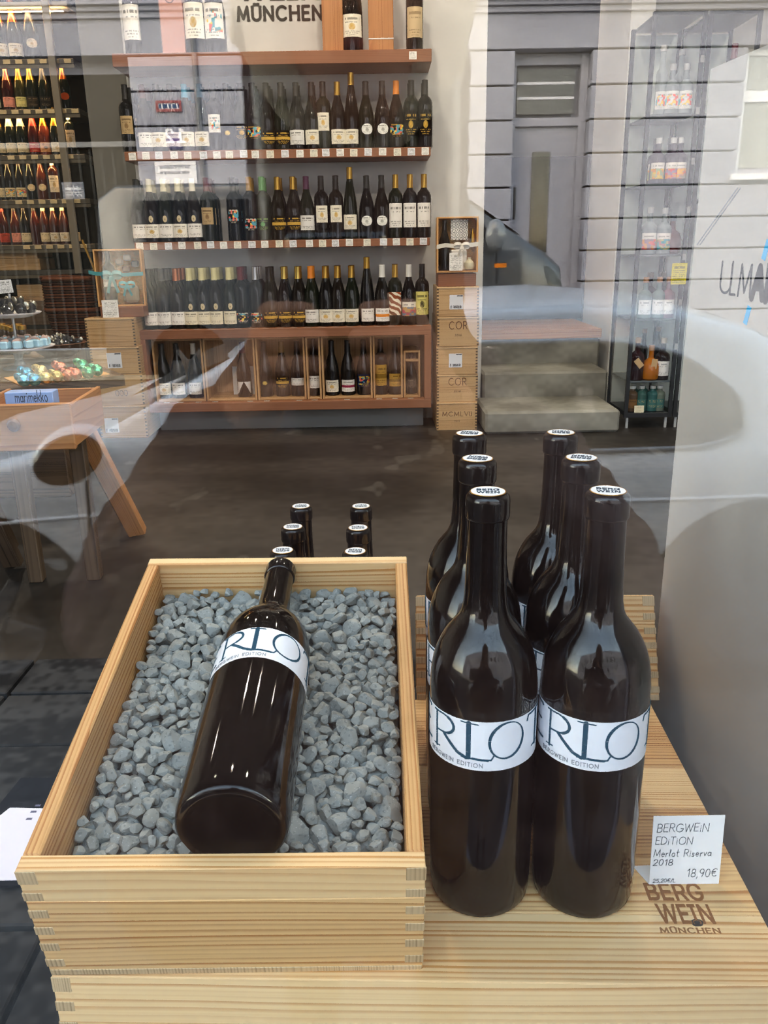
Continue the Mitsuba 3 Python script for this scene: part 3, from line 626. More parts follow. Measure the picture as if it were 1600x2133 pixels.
# --- paper and dark folder on the platform at the left
c = [atz(px, py, Z_DISPLAY) for px, py in ((-60, 1841), (62, 1839), (112, 1690), (22, 1688), (-25, 1725))]
def flat_sheet(pts, t, col, z):
    q = Polygon([(p[0], p[1]) for p in pts]); return poly_mesh(q, t, col, Mx(0, 0, z))
single('folder', 'dark flat folder under the white paper left of the pebble crate', 'folder', flat_sheet([atz(px, py, Z_DISPLAY) for px, py in ((-80, 1850), (75, 1849), (140, 1624), (45, 1624), (-45, 1735))], .003, '#1e1f24', Z_DISPLAY+.0003).ply('m_matte'))
k = thing('paper_sheet', 'white paper sheet on the dark folder left of the pebble crate', 'paper'); put(k, 'sheet', flat_sheet(c, .0006, '#e4e2ee', Z_DISPLAY+.0036).ply('m_matte'))
g = G()
for px, py, w in ((80, 1684, 11), (71, 1697, 12), (62, 1712, 12)):
    a, b = atz(px-w/2, py, Z_DISPLAY), atz(px+w/2, py, Z_DISPLAY); cbox((b[0]-a[0], .0035, .0002), ((a[0]+b[0])/2, a[1], Z_DISPLAY+.0044), '#6a6a80', .00005, g)
put(k, 'print', g.ply('m_matte'))

# --- white panel with lettering along the right end of the display
PA, PD = np.array([.3165, .85]), np.array([.105, -1.0]); PD /= np.linalg.norm(PD)     # from its back edge towards the glass
M_PAN = np.eye(4); M_PAN[:3, 0] = [PD[0], PD[1], 0]; M_PAN[:3, 2] = [0, 0, 1]; M_PAN[:3, 1] = np.cross([0, 0, 1], M_PAN[:3, 0]); M_PAN[:3, 3] = [PA[0], PA[1], 0]
PN = np.array([-PD[1], PD[0], 0])
def on_panel(px, py):
    d = ray(px, py); q = d*((PA[0]*PN[0]+PA[1]*PN[1])/(d @ PN)); return (np.linalg.inv(M_PAN) @ np.array([*q, 1]))[:3]
pk = thing('display_panel', 'pale grey upright panel with dark lettering at the right end of the window display', 'display panel')
tl, tr = on_panel(1480, 144), on_panel(1600, 93)
g = G(); sl = (tr[2]-tl[2])/(tr[0]-tl[0]); Lp = .50
outline = Polygon([(0, Z_DISPLAY+.0005), (Lp, Z_DISPLAY+.0005), (Lp, tl[2]+sl*Lp), (0, tl[2])])
poly_mesh(outline, .008, '#b4afa8', Mx(0, .008, 0, rx=PI/2), g)
put(pk, 'panel', g.ply('m_matte'), M_PAN)
g = G()
def panel_line(pts, w, col): poly_mesh(LineString([tuple(on_panel(*q)[[0, 2]]) for q in pts]).buffer(w/2, cap_style='flat'), .0003, col, Mx(0, -.0001, 0, rx=PI/2), g)
U0, U1 = on_panel(1500, 612), on_panel(1503, 546)
def glyph(ch, xl, xr, yb_l, yt_l, w):
    a, b, t = on_panel(xl, yb_l), on_panel(xr, yb_l), on_panel(xl, yt_l); gw, pl = GL[ch]
    for q in pl:
        poly_mesh(LineString([(a[0]+x/max(gw, .3)*(b[0]-a[0]), a[2]+y*(t[2]-a[2])) for x, y in q]).buffer(w/2, quad_segs=3), .0003, '#23272b', Mx(0, -.0001, 0, rx=PI/2), g)
glyph('U', 1499, 1521, 609, 545, .0022); glyph('L', 1520, 1531, 613, 549, .0022); glyph('M', 1537, 1562, 616, 551, .0022)
glyph('A', 1566, 1588, 620, 556, .0070); glyph('R', 1595, 1616, 626, 552, .0070)
panel_line([(1552, 675), (1562, 638)], .0065, '#35a6d8'); panel_line([(1590, 541), (1602, 500)], .0065, '#35a6d8')
panel_line([(1452, 510), (1537, 391)], .0012, '#8f9296'); panel_line([(1458, 510), (1543, 391)], .0012, '#8f9296')
put(pk, 'lettering', g.ply('m_matte'), M_PAN, 'lettering ULMAR with blue strokes')

# ================================================================= THE SHOP: shelves and wine
PROF = {
 'bordeaux': ([(0, 0), (.034, 0), (.0365, .004), (.0365, .185), (.0355, .2), (.031, .214), (.022, .224), (.0160, .232), (.0145, .245), (.0138, .29), (.0143, .299), (0, .299)], .236, .300),
 'burgundy': ([(0, 0), (.037, 0), (.0395, .005), (.0395, .128), (.0375, .15), (.031, .181), (.023, .207), (.0170, .227), (.0148, .25), (.0138, .285), (.0145, .297), (0, .297)], .238, .298),
 'flute': ([(0, 0), (.034, 0), (.0365, .004), (.0365, .115), (.0345, .155), (.028, .205), (.020, .25), (.0148, .285), (.0138, .325), (.0143, .336), (0, .336)], .282, .337),
 'champagne': ([(0, 0), (.040, 0), (.0435, .006), (.0435, .125), (.041, .15), (.033, .185), (.0245, .215), (.0185, .24), (.0165, .27), (.0160, .3), (.0175, .315), (.012, .318), (0, .318)], .195, .320),
 'spirit': ([(0, 0), (.034, 0), (.037, .003), (.037, .115), (.034, .13), (.022, .142), (.0135, .150), (.0125, .185), (.0150, .19), (0, .19)], .183, .215),
 'tall': ([(0, 0), (.024, 0), (.026, .003), (.026, .17), (.023, .185), (.0135, .2), (.012, .27), (.0145, .275), (0, .275)], .262, .292),
 'round': ([(0, 0), (.036, 0), (.044, .008), (.048, .035), (.046, .07), (.036, .095), (.02, .108), (.0135, .115), (.0125, .15), (.015, .153), (0, .153)], .146, .178),
 'small': ([(0, 0), (.026, 0), (.029, .003), (.029, .085), (.025, .098), (.014, .107), (.0125, .118), (0, .118)], .112, .132),
}
_bc = {}
def cached(key, fn):
    if key not in _bc: _bc[key] = fn()
    return _bc[key]
def rad_at(kind, z): p = PROF[kind][0][1:-1]; return float(np.interp(z, [q[1] for q in p], [q[0] for q in p]))
def cap_mesh(kind, col, foil=None):
    p, zc, H = PROF[kind]; zc = foil or zc; zs = sorted({zc, H-.001, *[q[1] for q in p if zc < q[1] < H-.001]})
    ring = [(rad_at(kind, z)+.0006, z) for z in zs]
    if kind in ('spirit', 'tall', 'round', 'small'): ring = [(.0095, zc-.006), (.0095, zc+.004), (.0150, zc+.005), (.0150, H)]
    return lathe([(ring[0][0]-.001, ring[0][1])]+ring+[(ring[-1][0]-.002, H+.0005), (0, H+.0005)], 16, col, sharp=50).ply('m_metal' if col in METAL else 'm_satin', True)
METAL = set()
def metal(c): METAL.add(c); return c
GOLD, ORANGE, COPPER, SILVER, PALEGOLD = metal('#d0a550'), '#d9822b', metal('#c8764a'), metal('#d2d4d8'), metal('#e3c46c')
def label_mesh(kind, z0, z1, st, half=62, oval=False):
    r = rad_at(kind, (z0+z1)/2)+.0006; n = 12; g = G(); a = np.radians(np.linspace(-half, half, n+1))
    if oval:
        zs = (z0+z1)/2+(z1-z0)/2*np.sqrt(np.clip(1-(np.linspace(-1, 1, n+1))**2, 0, 1)); lo, hi = z0+z1-zs, zs
    else: lo, hi = np.full(n+1, z0), np.full(n+1, z1)
    v = np.vstack([np.stack([r*np.sin(a), -r*np.cos(a), lo], 1), np.stack([r*np.sin(a), -r*np.cos(a), hi], 1)])
    u = np.linspace(.02, .98, n+1); t0 = (lo-z0)/(z1-z0)*.96+.02; t1 = (hi-z0)/(z1-z0)*.96+.02
    return g.add(v, [[i, i+1, n+2+i, n+1+i] for i in range(n)], np.vstack([np.stack([st+u, t0], 1), np.stack([st+u, t1], 1)])).ply('m_label', True)
ZONE = {'low': (.020, .085, 62), 'mid': (.045, .115, 62), 'high': (.080, .160, 50), 'tall': (.050, .165, 60), 'oval': (.060, .108, 42), 'band': (.06, .10, 66), 'spirit': (.022, .098, 60), 'smallz': (.02, .065, 55)}
def wine(label, kind, glass, cap, zone, st, x, y, z, rz=0., s=1., group=None, foil=None, name='wine_bottle', cat='wine bottle', clear=False):
    k = thing(name, label, cat, group); M = Mx(x, y, z, rz=rz, s=s)
    if clear: put(k, 'body', cached(('b', kind, 'clear'), lambda: lathe(PROF[kind][0], 20, '#ffffff').ply('m_clear', True)), M)
    else: put(k, 'body', cached(('b', kind, glass), lambda: lathe(PROF[kind][0], 20, glass).ply('m_gloss', True)), M)
    if cap: put(k, 'capsule', cached(('c', kind, cap, foil), lambda: cap_mesh(kind, cap, foil)), M)
    if zone:
        z0, z1, h = ZONE[zone]; put(k, 'label', cached(('l', kind, zone, st), lambda: label_mesh(kind, z0, z1, st, h, zone == 'oval')), M)
    return k
GD, GB, GG = '#0d0b0a', '#15100c', '#12160d'
W1, W2 = style('#eceae4', '#55534f'), style('#efece0', '#6a655a', '#c2a14e', 1)
CREAM, LOGO = style('#e6dfc6', '#6b6250'), style('#e9e4d2', '#6f6a60', '#c9a655', 1, 1)
TAN, WTXT = style('#b39a72', '#5d4a33', '#7a5f3d', 1), style('#dededa', '#3e3d3b', text=2)
BLKG, BLKB, BLKC = style('#14110f', '#b8964a', '#c9a24a', 1), style('#15120f', '#caa24a', '#c9a24a', 2), style('#171410', '#a98240', '#c08a3a', 8)
SWORD, COLORF, GREENL = style('#151312', '#caa24a', '#dcc06a', 1, 0), style('#1a1714', '#d8d2c0', '#c8b040', 8), style('#191712', '#7fa050', '#4d8a4a', 1)
OVAL = style('#eef0ea', '#55564f', '#9a9c94', 1); PURP = style('#e9e6ea', '#4a3a52', '#5b4370', 2); SKY = style('#eae8e2', '#6b6b70', '#8d8d92', 8)
REDL, SCRIB, ORT = style('#191513', '#d8d0c4', '#c23a30', 8), style('#191616', '#cfc8c0', '#cf6a3a', 8), style('#efeeea', '#8a8478', '#e08a32', 2)
STRIPE, YEL, COLW = style('#e8e0cc', '#6a4a34', '#a3512f', 4, 0), style('#d8cf7a', '#5a5638', '#3f3b28', 1, 1), style('#e9e6da', '#6a6a6a', '#7a4a70', 7)
GOLDL, NAVY, TRI, REDB, GREYD = style('#bd9440', '#6d5424', '#8a6a2a', 2), style('#1c2340', '#c9a93f', '#e0b93c', 8), style('#171314', '#171314', '#e9e7e4', 3, 0), style('#ecebe6', '#8a8880', '#8a2f48', 2), style('#2a2724', '#7d776b', '#4b463e', 1)
RED = '#5c1219'
rows = {
 'top': (4.36, .467, 314, [
  (273, 'bordeaux', '#17130f', 'high', TAN, 3, 'large tan label'), (308, 'burgundy', '#4c2a2c', 'low', W1, 3, 'white label'), (336, 'burgundy', '#1a1512', 'low', W2, 3, 'white label'), (365, 'burgundy', '#2a2224', 'low', PURP, 3, 'white and purple label'),
  (394, 'burgundy', '#4f97b8', 'low', W2, 3, 'white label'), (424, 'burgundy', '#34536b', 'low', W2, 3, 'white label'), (452, 'bordeaux', '#3a3f46', 'high', SKY, 3, 'tall white label'), (479, 'burgundy', '#14110f', 'mid', SWORD, 3, 'black and gold label'),
  (506, 'burgundy', '#14110f', 'mid', BLKG, 3, 'black and gold label'), (532, 'burgundy', '#14110f', 'mid', BLKC, 3, 'black and gold label'), (561, 'burgundy', '#1a1413', 'low', BLKB, 3, 'black label with gold band'), (590, 'burgundy', '#1a1413', 'low', BLKB, 3, 'black label with gold band'),
  (622, 'burgundy', '#1a1413', 'low', WTXT, 2, 'grey-white printed label'), (653, 'burgundy', '#1a1413', 'low', LOGO, 2, 'cream label'), (677, 'bordeaux', '#1a1413', 'high', LOGO, 1, 'cream label set high'), (706, 'burgundy', GOLD, 'low', LOGO, 1, 'cream label'),
  (735, 'flute', GOLD, 'low', LOGO, 1, 'cream label'), (764, 'burgundy', '#24201e', 'oval', OVAL, 1, 'oval white label'), (797, 'burgundy', '#24201e', 'oval', OVAL, 1, 'oval white label'), (827, 'burgundy', ORANGE, 'mid', BLKC, 1, 'black label'),
  (857, 'bordeaux', '#1c1815', 'tall', BLKG, 2, 'black and gold label'), (885, 'bordeaux', '#1c1815', 'tall', BLKG, 2, 'black and gold label')]),
 'middle': (4.36, .046, 503, [
  (295, 'burgundy', '#1a1714', 'low', W1, 2, 'white label'), (321, 'burgundy', '#d8d2b4', 'low', W2, 2, 'white label'), (350, 'burgundy', '#d8d2b4', 'low', W1, 2, 'white label'), (379, 'burgundy', '#d8d2b4', 'low', W2, 2, 'white label'), (409, 'burgundy', '#e0dccb', 'low', W1, 1, 'white label'),
  (438, 'bordeaux', RED, 'high', TAN, 3, 'tan label'), (493, 'bordeaux', '#1c1815', 'high', COLORF, 2, 'colourful picture label'), (525, 'bordeaux', '#9a742c', 'mid', COLORF, 2, 'dark picture label'), (551, 'bordeaux', '#3f7d2f', 'mid', GREENL, 2, 'dark label with green figure'),
  (584, 'burgundy', GOLD, 'mid', BLKB, 2, 'black and gold label'), (615, 'burgundy', GOLD, 'mid', BLKB, 2, 'black and gold label'), (643, 'burgundy', '#4a2740', 'mid', WTXT, 1, 'grey-white printed label'), (672, 'bordeaux', '#1c1815', 'high', LOGO, 1, 'cream label set high'),
  (702, 'bordeaux', '#1c1815', 'high', LOGO, 1, 'cream label set high'), (731, 'flute', GOLD, 'mid', LOGO, 1, 'cream label'), (765, 'burgundy', '#262624', 'oval', OVAL, 1, 'oval white label'), (797, 'burgundy', '#262624', 'oval', OVAL, 1, 'oval white label'),
  (825, 'bordeaux', GOLD, 'tall', W1, 1, 'tall white label'), (854, 'bordeaux', GOLD, 'tall', W1, 1, 'tall white label'), (883, 'bordeaux', GOLD, 'tall', W1, 1, 'tall white label')]),
 'lower': (4.32, -.381, 676, [
  (318, 'burgundy', '#15120f', 'low', W1, 3, 'white label'), (346, 'burgundy', '#4a4d52', 'low', W1, 3, 'white label'), (374, 'burgundy', COPPER, 'low', W1, 3, 'white label'), (402, 'burgundy', '#d6cf9c', 'low', CREAM, 3, 'cream label and seal'), (427, 'burgundy', '#d6cf9c', 'low', CREAM, 3, 'cream label and seal'),
  (454, 'burgundy', '#d6cf9c', 'low', CREAM, 3, 'cream label and seal'), (484, 'burgundy', '#d6cf9c', 'low', CREAM, 3, 'cream label and seal'), (506, 'bordeaux', RED, 'low', REDL, 3, 'black and red label'), (537, 'bordeaux', SILVER, 'low', SCRIB, 3, 'black scribbled label'),
  (566, 'burgundy', '#1d1916', 'low', BLKB, 2, 'black and gold label'), (596, 'burgundy', PALEGOLD, 'low', BLKB, 2, 'black and gold label'), (625, 'burgundy', PALEGOLD, 'low', BLKB, 2, 'black and gold label'), (651, 'burgundy', ORANGE, 'low', WTXT, 2, 'white printed label'),
  (681, 'burgundy', GOLD, 'low', LOGO, 2, 'cream label'), (706, 'burgundy', GOLD, 'low', LOGO, 2, 'cream label'), (735, 'burgundy', GOLD, 'low', LOGO, 2, 'cream label'), (766, 'flute', GOLD, 'low', W1, 2, 'white label'), (797, 'burgundy', '#e4e4e0', 'low', ORT, 2, 'white label with orange letter'),
  (824, 'bordeaux', GOLD, 'tall', STRIPE, 2, 'striped label'), (853, 'burgundy', '#dcdcd8', 'mid', COLW, 1, 'colourful white label'), (879, 'bordeaux', '#1b1815', 'tall', YEL, 1, 'yellow label')]),
}
CAPN = {GOLD: 'gold', PALEGOLD: 'pale gold', ORANGE: 'orange', COPPER: 'copper', SILVER: 'silver', RED: 'dark red', '#4c2a2c': 'maroon', '#4f97b8': 'blue', '#34536b': 'slate blue', '#d8d2b4': 'cream', '#d6cf9c': 'cream', '#e0dccb': 'whitish', '#4a2740': 'purple', '#9a742c': 'ochre', '#3f7d2f': 'green', '#e4e4e0': 'white', '#dcdcd8': 'white', '#4a4d52': 'grey', '#3a3f46': 'grey'}
for row, (yf, z, pyb, cols) in rows.items():
    nm = {'top': 'upper bottle shelf', 'middle': 'middle bottle shelf', 'lower': 'shelf cabinet'}[row]
    for i, (px, kind, cap, zone, st, depth, desc) in enumerate(cols):
        for d in range(depth):
            y = yf+.048+.082*d; x = at(px, pyb, yf+.048)[0]
            cn = CAPN.get(cap, 'black')
            lab = f'{cn}-capped bottle with {desc}, {nth(i+1)} from left on the {nm}' if d == 0 else f'{cn}-capped bottle {["", "directly", "second"][d]} behind the {nth(i+1)} front bottle on the {nm}'
            glass = [GD, GB, GG][(i*7+len(row)) % 3]
            wine(lab, kind, glass, cap, zone, st, x+RNG.uniform(-.002, .002), y, z+.0004, rz=RNG.uniform(-.12, .12)-x*.1, group=f'wine bottles on the {nm}')
            if zone == 'low' and st == CREAM and d == 0 or (row == 'middle' and i in (1, 2, 3, 4)):
                if d == 0:
                    kk = [q for q in scene if q.endswith('__label')][-1].rsplit('__', 1)[0]
                    put(kk, 'seal', cached(('seal', kind), lambda: label_mesh(kind, .093, .125, style('#c9bb9a', '#6a5a3c', '#8d7a52', 1, 0), 16, True)), Mx(x, y, z+.0004, rz=-x*.1))
# shelves
XS0, XS1 = -1.208, .287
def shelf(label, z0, z1, yf, x0, x1, tags, py, first=None):
    k = thing('wall_shelf', label, 'shelf')
    put(k, 'board', wbox((x1-x0, 4.598-yf, z1-z0), ((x0+x1)/2, (yf+4.598)/2, (z0+z1)/2), 3, 0, .002).ply('m_wood'))
    for i, px in enumerate(tags):
        st = style(['#efeee8', '#ece8d6', '#e6e9ee'][i % 3], '#8a8a86', text=3); w, h = .036, .034
        x = at(px, py, yf)[0]; put(k, 'price_tag', cached(('tag', st), lambda: sheet(w, h, st).ply('m_label')), Mx(x, yf-.0012, (z0+z1)/2-.017+RNG.uniform(-.001, .003), ry=RNG.uniform(-.03, .03)))
    return k
shelf('long brown board shelf highest on the wall, carrying boxes and magnums', .832, .888, 4.34, XS0-.005, XS1+.003, [860], 118)
shelf('long brown shelf of tagged bottles, second from the top', .424, .466, 4.36, XS0, XS1, [276, 304, 331, 363, 391, 424, 452, 478, 508, 532, 563, 594, 625, 654, 679, 709, 737, 767, 797, 828, 857, 886], 323)
shelf('long brown shelf of tagged bottles, just above the shelf cabinet', .008, .0455, 4.36, XS0+.004, XS1-.004, [291, 320, 351, 379, 412, 439, 466, 495, 525, 552, 582, 611, 645, 672, 699, 728, 765, 799, 826, 854, 882], 511)
k = thing('shelf_cabinet', 'low brown open shelf cabinet holding bottles in wine crates', 'shelf cabinet')
yf, zt, zb = 4.28, -.3815, -.805; x0, x1 = -1.214, .286
put(k, 'top_board', wbox((x1-x0, 4.598-yf, .046), ((x0+x1)/2, (yf+4.598)/2, zt-.023), 3, 0, .002).ply('m_wood'))
put(k, 'bottom_board', wbox((x1-x0, 4.598-yf, .046), ((x0+x1)/2, (yf+4.598)/2, zb+.023), 3, 0, .002).ply('m_wood'))
for x in (x0+.018, x1-.018): put(k, 'side_board', wbox((.036, 4.598-yf, zt-zb-.092), (x, (yf+4.598)/2, (zt+zb)/2), 3, 2, .002).ply('m_wood'))
put(k, 'back_panel', wbox((x1-x0-.07, .01, zt-zb-.09), ((x0+x1)/2, 4.59, (zt+zb)/2), 3, 0, .001).ply('m_wood'))
for px in (345, 374, 412, 447, 520, 555, 623, 655, 723, 790, 823, 856):
    x = at(px, 836, 4.29)[0]; put(k, 'price_tag', cached('flat_tag', lambda: cbox((.03, .016, .001), (0, 0, 0), '#b9b2a6', .0003).ply('m_matte')), Mx(x, yf+.03, zb+.0470))
single('plinth', 'grey plinth recessed under the shelf cabinet', 'plinth', cbox((1.42, .2, .112), (-.46, 4.48, Z_FLOOR+.0562), '#7c7d7b', .002).ply('m_matte'))
for px in (): pass
for i, px in enumerate(range(322, 890, 29)):      # small tags lying before the bottles on the cabinet
    put(k, 'price_tag', cached('flat_tag2', lambda: cbox((.032, .016, .001), (0, 0, 0), '#8d7f76', .0003).ply('m_matte')), Mx(at(px, 681, 4.29)[0], 4.292, zt+.0006))
# open wine crates inside the cabinet
zi0, zi1 = zb+.0465, zt-.0465
def open_crate(label, pxa, pxb, top=None, yfr=4.335):
    xa, xb = at(pxa, 820, yfr)[0]+.001, at(pxb, 820, yfr)[0]-.001; H = (zi1-zi0-.004) if top is None else top; D = .235; w = xb-xa
    k = thing('wine_crate', label, 'wine crate'); M = Mx(xa, yfr, zi0+.0004)
    put(k, 'back_board', wbox((w-.001, .007, H-.001), (w/2, D-.004, H/2), 2, 2).ply('m_wood'), M)
    for z in (.005, H-.005): put(k, 'long_board', wbox((w-.0205, D-.01, .01), (w/2, (D-.01)/2, z), 2, 0).ply('m_wood'), M)
    for x in (.005, w-.005): put(k, 'side_board', wbox((.01, D-.01, H), (x, (D-.01)/2, H/2), 2, 2).ply('m_wood'), M)
    return k, M, w, H
open_crate('open wine crate on its side at the left end of the shelf cabinet', 325, 429)
open_crate('nearly empty open wine crate in the shelf cabinet, second from left', 430, 536)
open_crate('open wine crate holding three bottles in the middle of the shelf cabinet', 537, 639)
open_crate('slim single-bottle wooden case in the shelf cabinet', 640, 671)
open_crate('open wine crate with red and blue labelled bottles in the shelf cabinet', 672, 777)
open_crate('open wine crate with two gold-labelled bottles in the shelf cabinet', 778, 840)
kk, M, w, H = open_crate('small wooden bottle case at the right end of the shelf cabinet', 841, 876, top=.245)
put(kk, 'cross_bar', wbox((w-.02, .012, .014), (w/2, .012, H-.05), 2, 0).ply('m_wood'), M)
zb2 = zi0+.0112
for i, (px, kind, cap, zone, st, desc) in enumerate([(344, 'burgundy', '#161210', 'low', W2, 'cream label'), (374, 'burgundy', '#161210', 'low', W1, 'white label'), (409, 'burgundy', '#d9d5c6', 'low', W1, 'white label'), (510, 'burgundy', RED, 'low', TRI, 'white triangular label'),
        (554, 'burgundy', '#161210', 'mid', SWORD, 'black and gold label'), (590, 'burgundy', '#8a6a3a', 'mid', BLKB, 'black and gold label'), (622, 'burgundy', '#161210', 'band', W1, 'narrow white label'), (656, 'flute', '#161210', 'mid', W1, 'white label'), (693, 'burgundy', '#161210', 'low', LOGO, 'cream label'),
        (726, 'burgundy', '#161210', 'low', REDB, 'white and dark pink label'), (759, 'burgundy', '#161210', 'mid', NAVY, 'blue and yellow label'), (794, 'bordeaux', '#161210', 'tall', GOLDL, 'tall gold label'), (824, 'burgundy', '#161210', 'mid', GOLDL, 'gold label'), (857, 'burgundy', '#161210', 'mid', GREYD, 'dark grey label')]):
    s = .96 if i != 13 else .72
    wine(f'{CAPN.get(cap, "black" if cap != "#8a6a3a" else "brown")}-capped bottle with {desc} inside the shelf cabinet, {nth(i+1)} from left', kind, [GD, GB][i % 2], cap, zone, st, at(px, 818, 4.40)[0], 4.41, zb2, rz=RNG.uniform(-.1, .1), group='bottles in the open crates of the shelf cabinet', s=s*.95 if kind == 'flute' else s)
wine_back = single('leaflet', 'white leaflet standing behind the bottle with the triangular label', 'leaflet', sheet(.115, .15, style('#dfe0dc', '#b5b6b2', text=1)).ply('m_label'), Mx(at(509, 818, 4.47)[0], 4.47, zb2, rx=-.06))

# top shelf
zt1 = .8884; yt = 4.42
def box_thing(name, label, cat, px, w, d, h, col=None, wood=None, y=yt, z=zt1):
    x = at(px, 100, y)[0]; g = wbox((w, d, h), (x, y+d/2-.04, z+h/2), wood, 2, .002) if wood is not None else cbox((w, d, h), (x, y+d/2-.04, z+h/2), col, .002)
    k = thing(name, label, cat); put(k, 'case', g.ply('m_wood' if wood is not None else 'm_satin')); return k, x
wine('large bottle with tall white label at the left end of the top shelf', 'flute', GB, '#22262a', 'tall', W1, at(283, 108, yt)[0], yt, zt1, s=1.28)
box_thing('gift_carton', 'dark blue-grey bottle carton on the top shelf', 'bottle carton', 322, .1, .1, .36, '#232a34')
k, x = box_thing('gift_carton', 'pink bottle carton with round emblem on the top shelf', 'bottle carton', 365, .112, .1, .40, '#c08e80')
g = lathe([(.018, 0), (.022, 0), (.022, .0006), (.018, .0006)], 24, '#5b3d3d'); put(k, 'emblem', g.ply('m_matte'), Mx(x, yt-.0405, zt1+.235, rx=PI/2))
wine('magnum with white label and gold neck seal on the top shelf', 'burgundy', GD, GOLD, 'tall', W2, at(411, 108, yt)[0], yt, zt1, s=1.30)
wine('magnum with white floral label on the top shelf', 'burgundy', GD, '#1a1815', 'tall', SKY, at(452, 108, yt)[0], yt, zt1, s=1.28)
box_thing('wooden_case', 'upright wooden bottle case left of the dark magnum on the top shelf', 'wooden case', 695, .098, .1, .40, wood=6)
wine('dark magnum between the two wooden cases on the top shelf', 'flute', GD, '#171412', 'mid', LOGO, at(735, 110, yt)[0], yt, zt1, s=1.36)
k, x = box_thing('wooden_case', 'upright wooden bottle case with white band on the top shelf', 'wooden case', 794, .118, .1, .40, wood=6)
put(k, 'band', cbox((.119, .0012, .006), (x, yt-.0408, zt1+.053), '#d8d5cf', .0003).ply('m_matte')); put(k, 'tag', cbox((.045, .0012, .08), (x+.03, yt-.0408, zt1+.26), '#b98a5c', .0003).ply('m_matte'))
wine('bottle with large tan label at the right end of the top shelf', 'bordeaux', GD, '#1c1815', 'tall', style('#c9b48e', '#8c7454', text=1), at(864, 110, yt)[0], yt, zt1, s=1.12)

# wall lettering
g = G()
a, b, c = at(497, 43, 4.598), at(670, 40, 4.598), at(497, 15, 4.598); s, tw = stroke_text('MÜNCHEN', c[2]-a[2], .013, track=.34, serif=.13)
s = affinity.scale(s, (b[0]-a[0])/tw, 1, origin=(0, 0)); poly_mesh(s, .002, '#3c3836', Mx(a[0], 4.5995, a[2], rx=PI/2), g)
v, f = bold_text('WEIN', .16, 1.0); v[:, 0] = v[:, 0]*.40/np.ptp(v[:, 0]); M = Mx((a[0]+b[0])/2, 4.5985, at(585, 5, 4.598)[2]+.012, rx=PI/2); g.add(v @ M[:3, :3].T+M[:3, 3], f, '#3c3836')
k = thing('wall_lettering', 'dark lettering WEIN MÜNCHEN on the wall above the top shelf', 'lettering'); put(k, None, g.ply('m_matte'))

# crate stacks left and right of the shelves
def stack_crate(label, x0, x1, z0, z1, yfr, rz=0, D=.32, wk=7):
    k = thing('wine_crate', label, 'wine crate', 'wine crates in the two stacks'); W, H = x1-x0, z1-z0-.0008; M = Mx((x0+x1)/2, yfr+D/2, z0+.0004, rz=rz)
    put(k, 'front_board', wbox((W, .012, H), (0, -D/2+.006, H/2), wk, 0, .0015).ply('m_wood'), M)
    put(k, 'body', wbox((W-.0006, D-.0126, H), (0, .0063, H/2), wk, 1, .0015).ply('m_wood'), M)
    put(k, 'lid', wbox((W-.004, .004, .006), (0, -D/2-.0008, H-.007), 5, 0, .001).ply('m_wood'), M)
    for sx in (-1, 1):
        for i in range(9): put(k, 'finger_joint', cached('fj', lambda: wbox((.010, .0016, .0075), (0, 0, 0), 4, 2, .0003).ply('m_wood')), M @ Mx(sx*(W/2-.005), -D/2-.0002, H*(i+.6)/9.4))
    return k, M @ Mx(0, -D/2-.0012, 0), W, H
def burn(k, M, lines):
    g = G()
    for txt, x, z, h, w, ser in lines:
        s, tw = stroke_text(txt, h, h*.085, track=.28, serif=ser); s = affinity.scale(s, w/tw, 1, origin=(0, 0)); poly_mesh(s, .0006, '#5a3420', M @ Mx(x-w/2, .0004, z, rx=PI/2), g)
    put(k, 'brand', g.ply('m_matte'))
STK = style('#dfe3ea', '#4a4c52', text=1, kind=5)
def sticker(k, M, x, z, w=.062, h=.066): put(k, 'sticker', cached(('stk', w), lambda: sheet(w, h, STK).ply('m_label')), M @ Mx(x, .0003, z))
ys = 4.246; zz = [Z_FLOOR, -.772, -.628, -.486, -.337, -.190]
xr0, xr1 = .312, .524
names = ['bottom crate of the right stack, branded MCMLVII', 'crate branded COR, second from the bottom of the right stack', 'crate with barcode sticker in the middle of the right stack', 'crate branded COR under the top crate of the right stack', 'top crate of the right stack with barcode sticker']
for i in range(5):
    k, M, W, H = stack_crate('pale wine '+names[i], xr0, xr1, zz[i], zz[i+1], ys+.002*((i*3) % 4), rz=[.0, .01, -.012, .012, -.008][i])
    if i == 0: burn(k, M, [('MCMLVII', 0, .075, .022, .150, .1), ('2016', 0, .045, .009, .030, 0)])
    if i in (1, 3): burn(k, M, [('COR', .0, .088, .036, .09, .09), ('2016', 0, .052, .010, .034, 0)])
    if i in (2, 4): sticker(k, M, -.008, .036, .068, .07)
ysl = 4.20; xl0, xl1 = at(203, 850, ysl)[0], at(303, 850, ysl)[0]; zl = [Z_FLOOR, at(250, 845, ysl)[2], at(250, 779, ysl)[2], at(250, 722, ysl)[2], at(250, 662, ysl)[2]]
names = ['bottom crate of the left stack with white sticker', 'crate with burned emblem, second from the bottom of the left stack', 'crate with barcode sticker under the top crate of the left stack', 'top crate of the left stack below the teal-ribboned gift box']
for i in range(4):
    k, M, W, H = stack_crate('wine '+names[i], xl0-.012*i*.3, xl1-.012*i*.3, zl[i], zl[i+1], ysl+.003*(i % 2), rz=[.0, .015, .03, -.01][i])
    if i == 1: burn(k, M, [('OOO', .01, .05, .028, .06, 0)])
    if i in (0, 2): sticker(k, M, -.005 if i == 2 else -.06, .03, .072, .076)

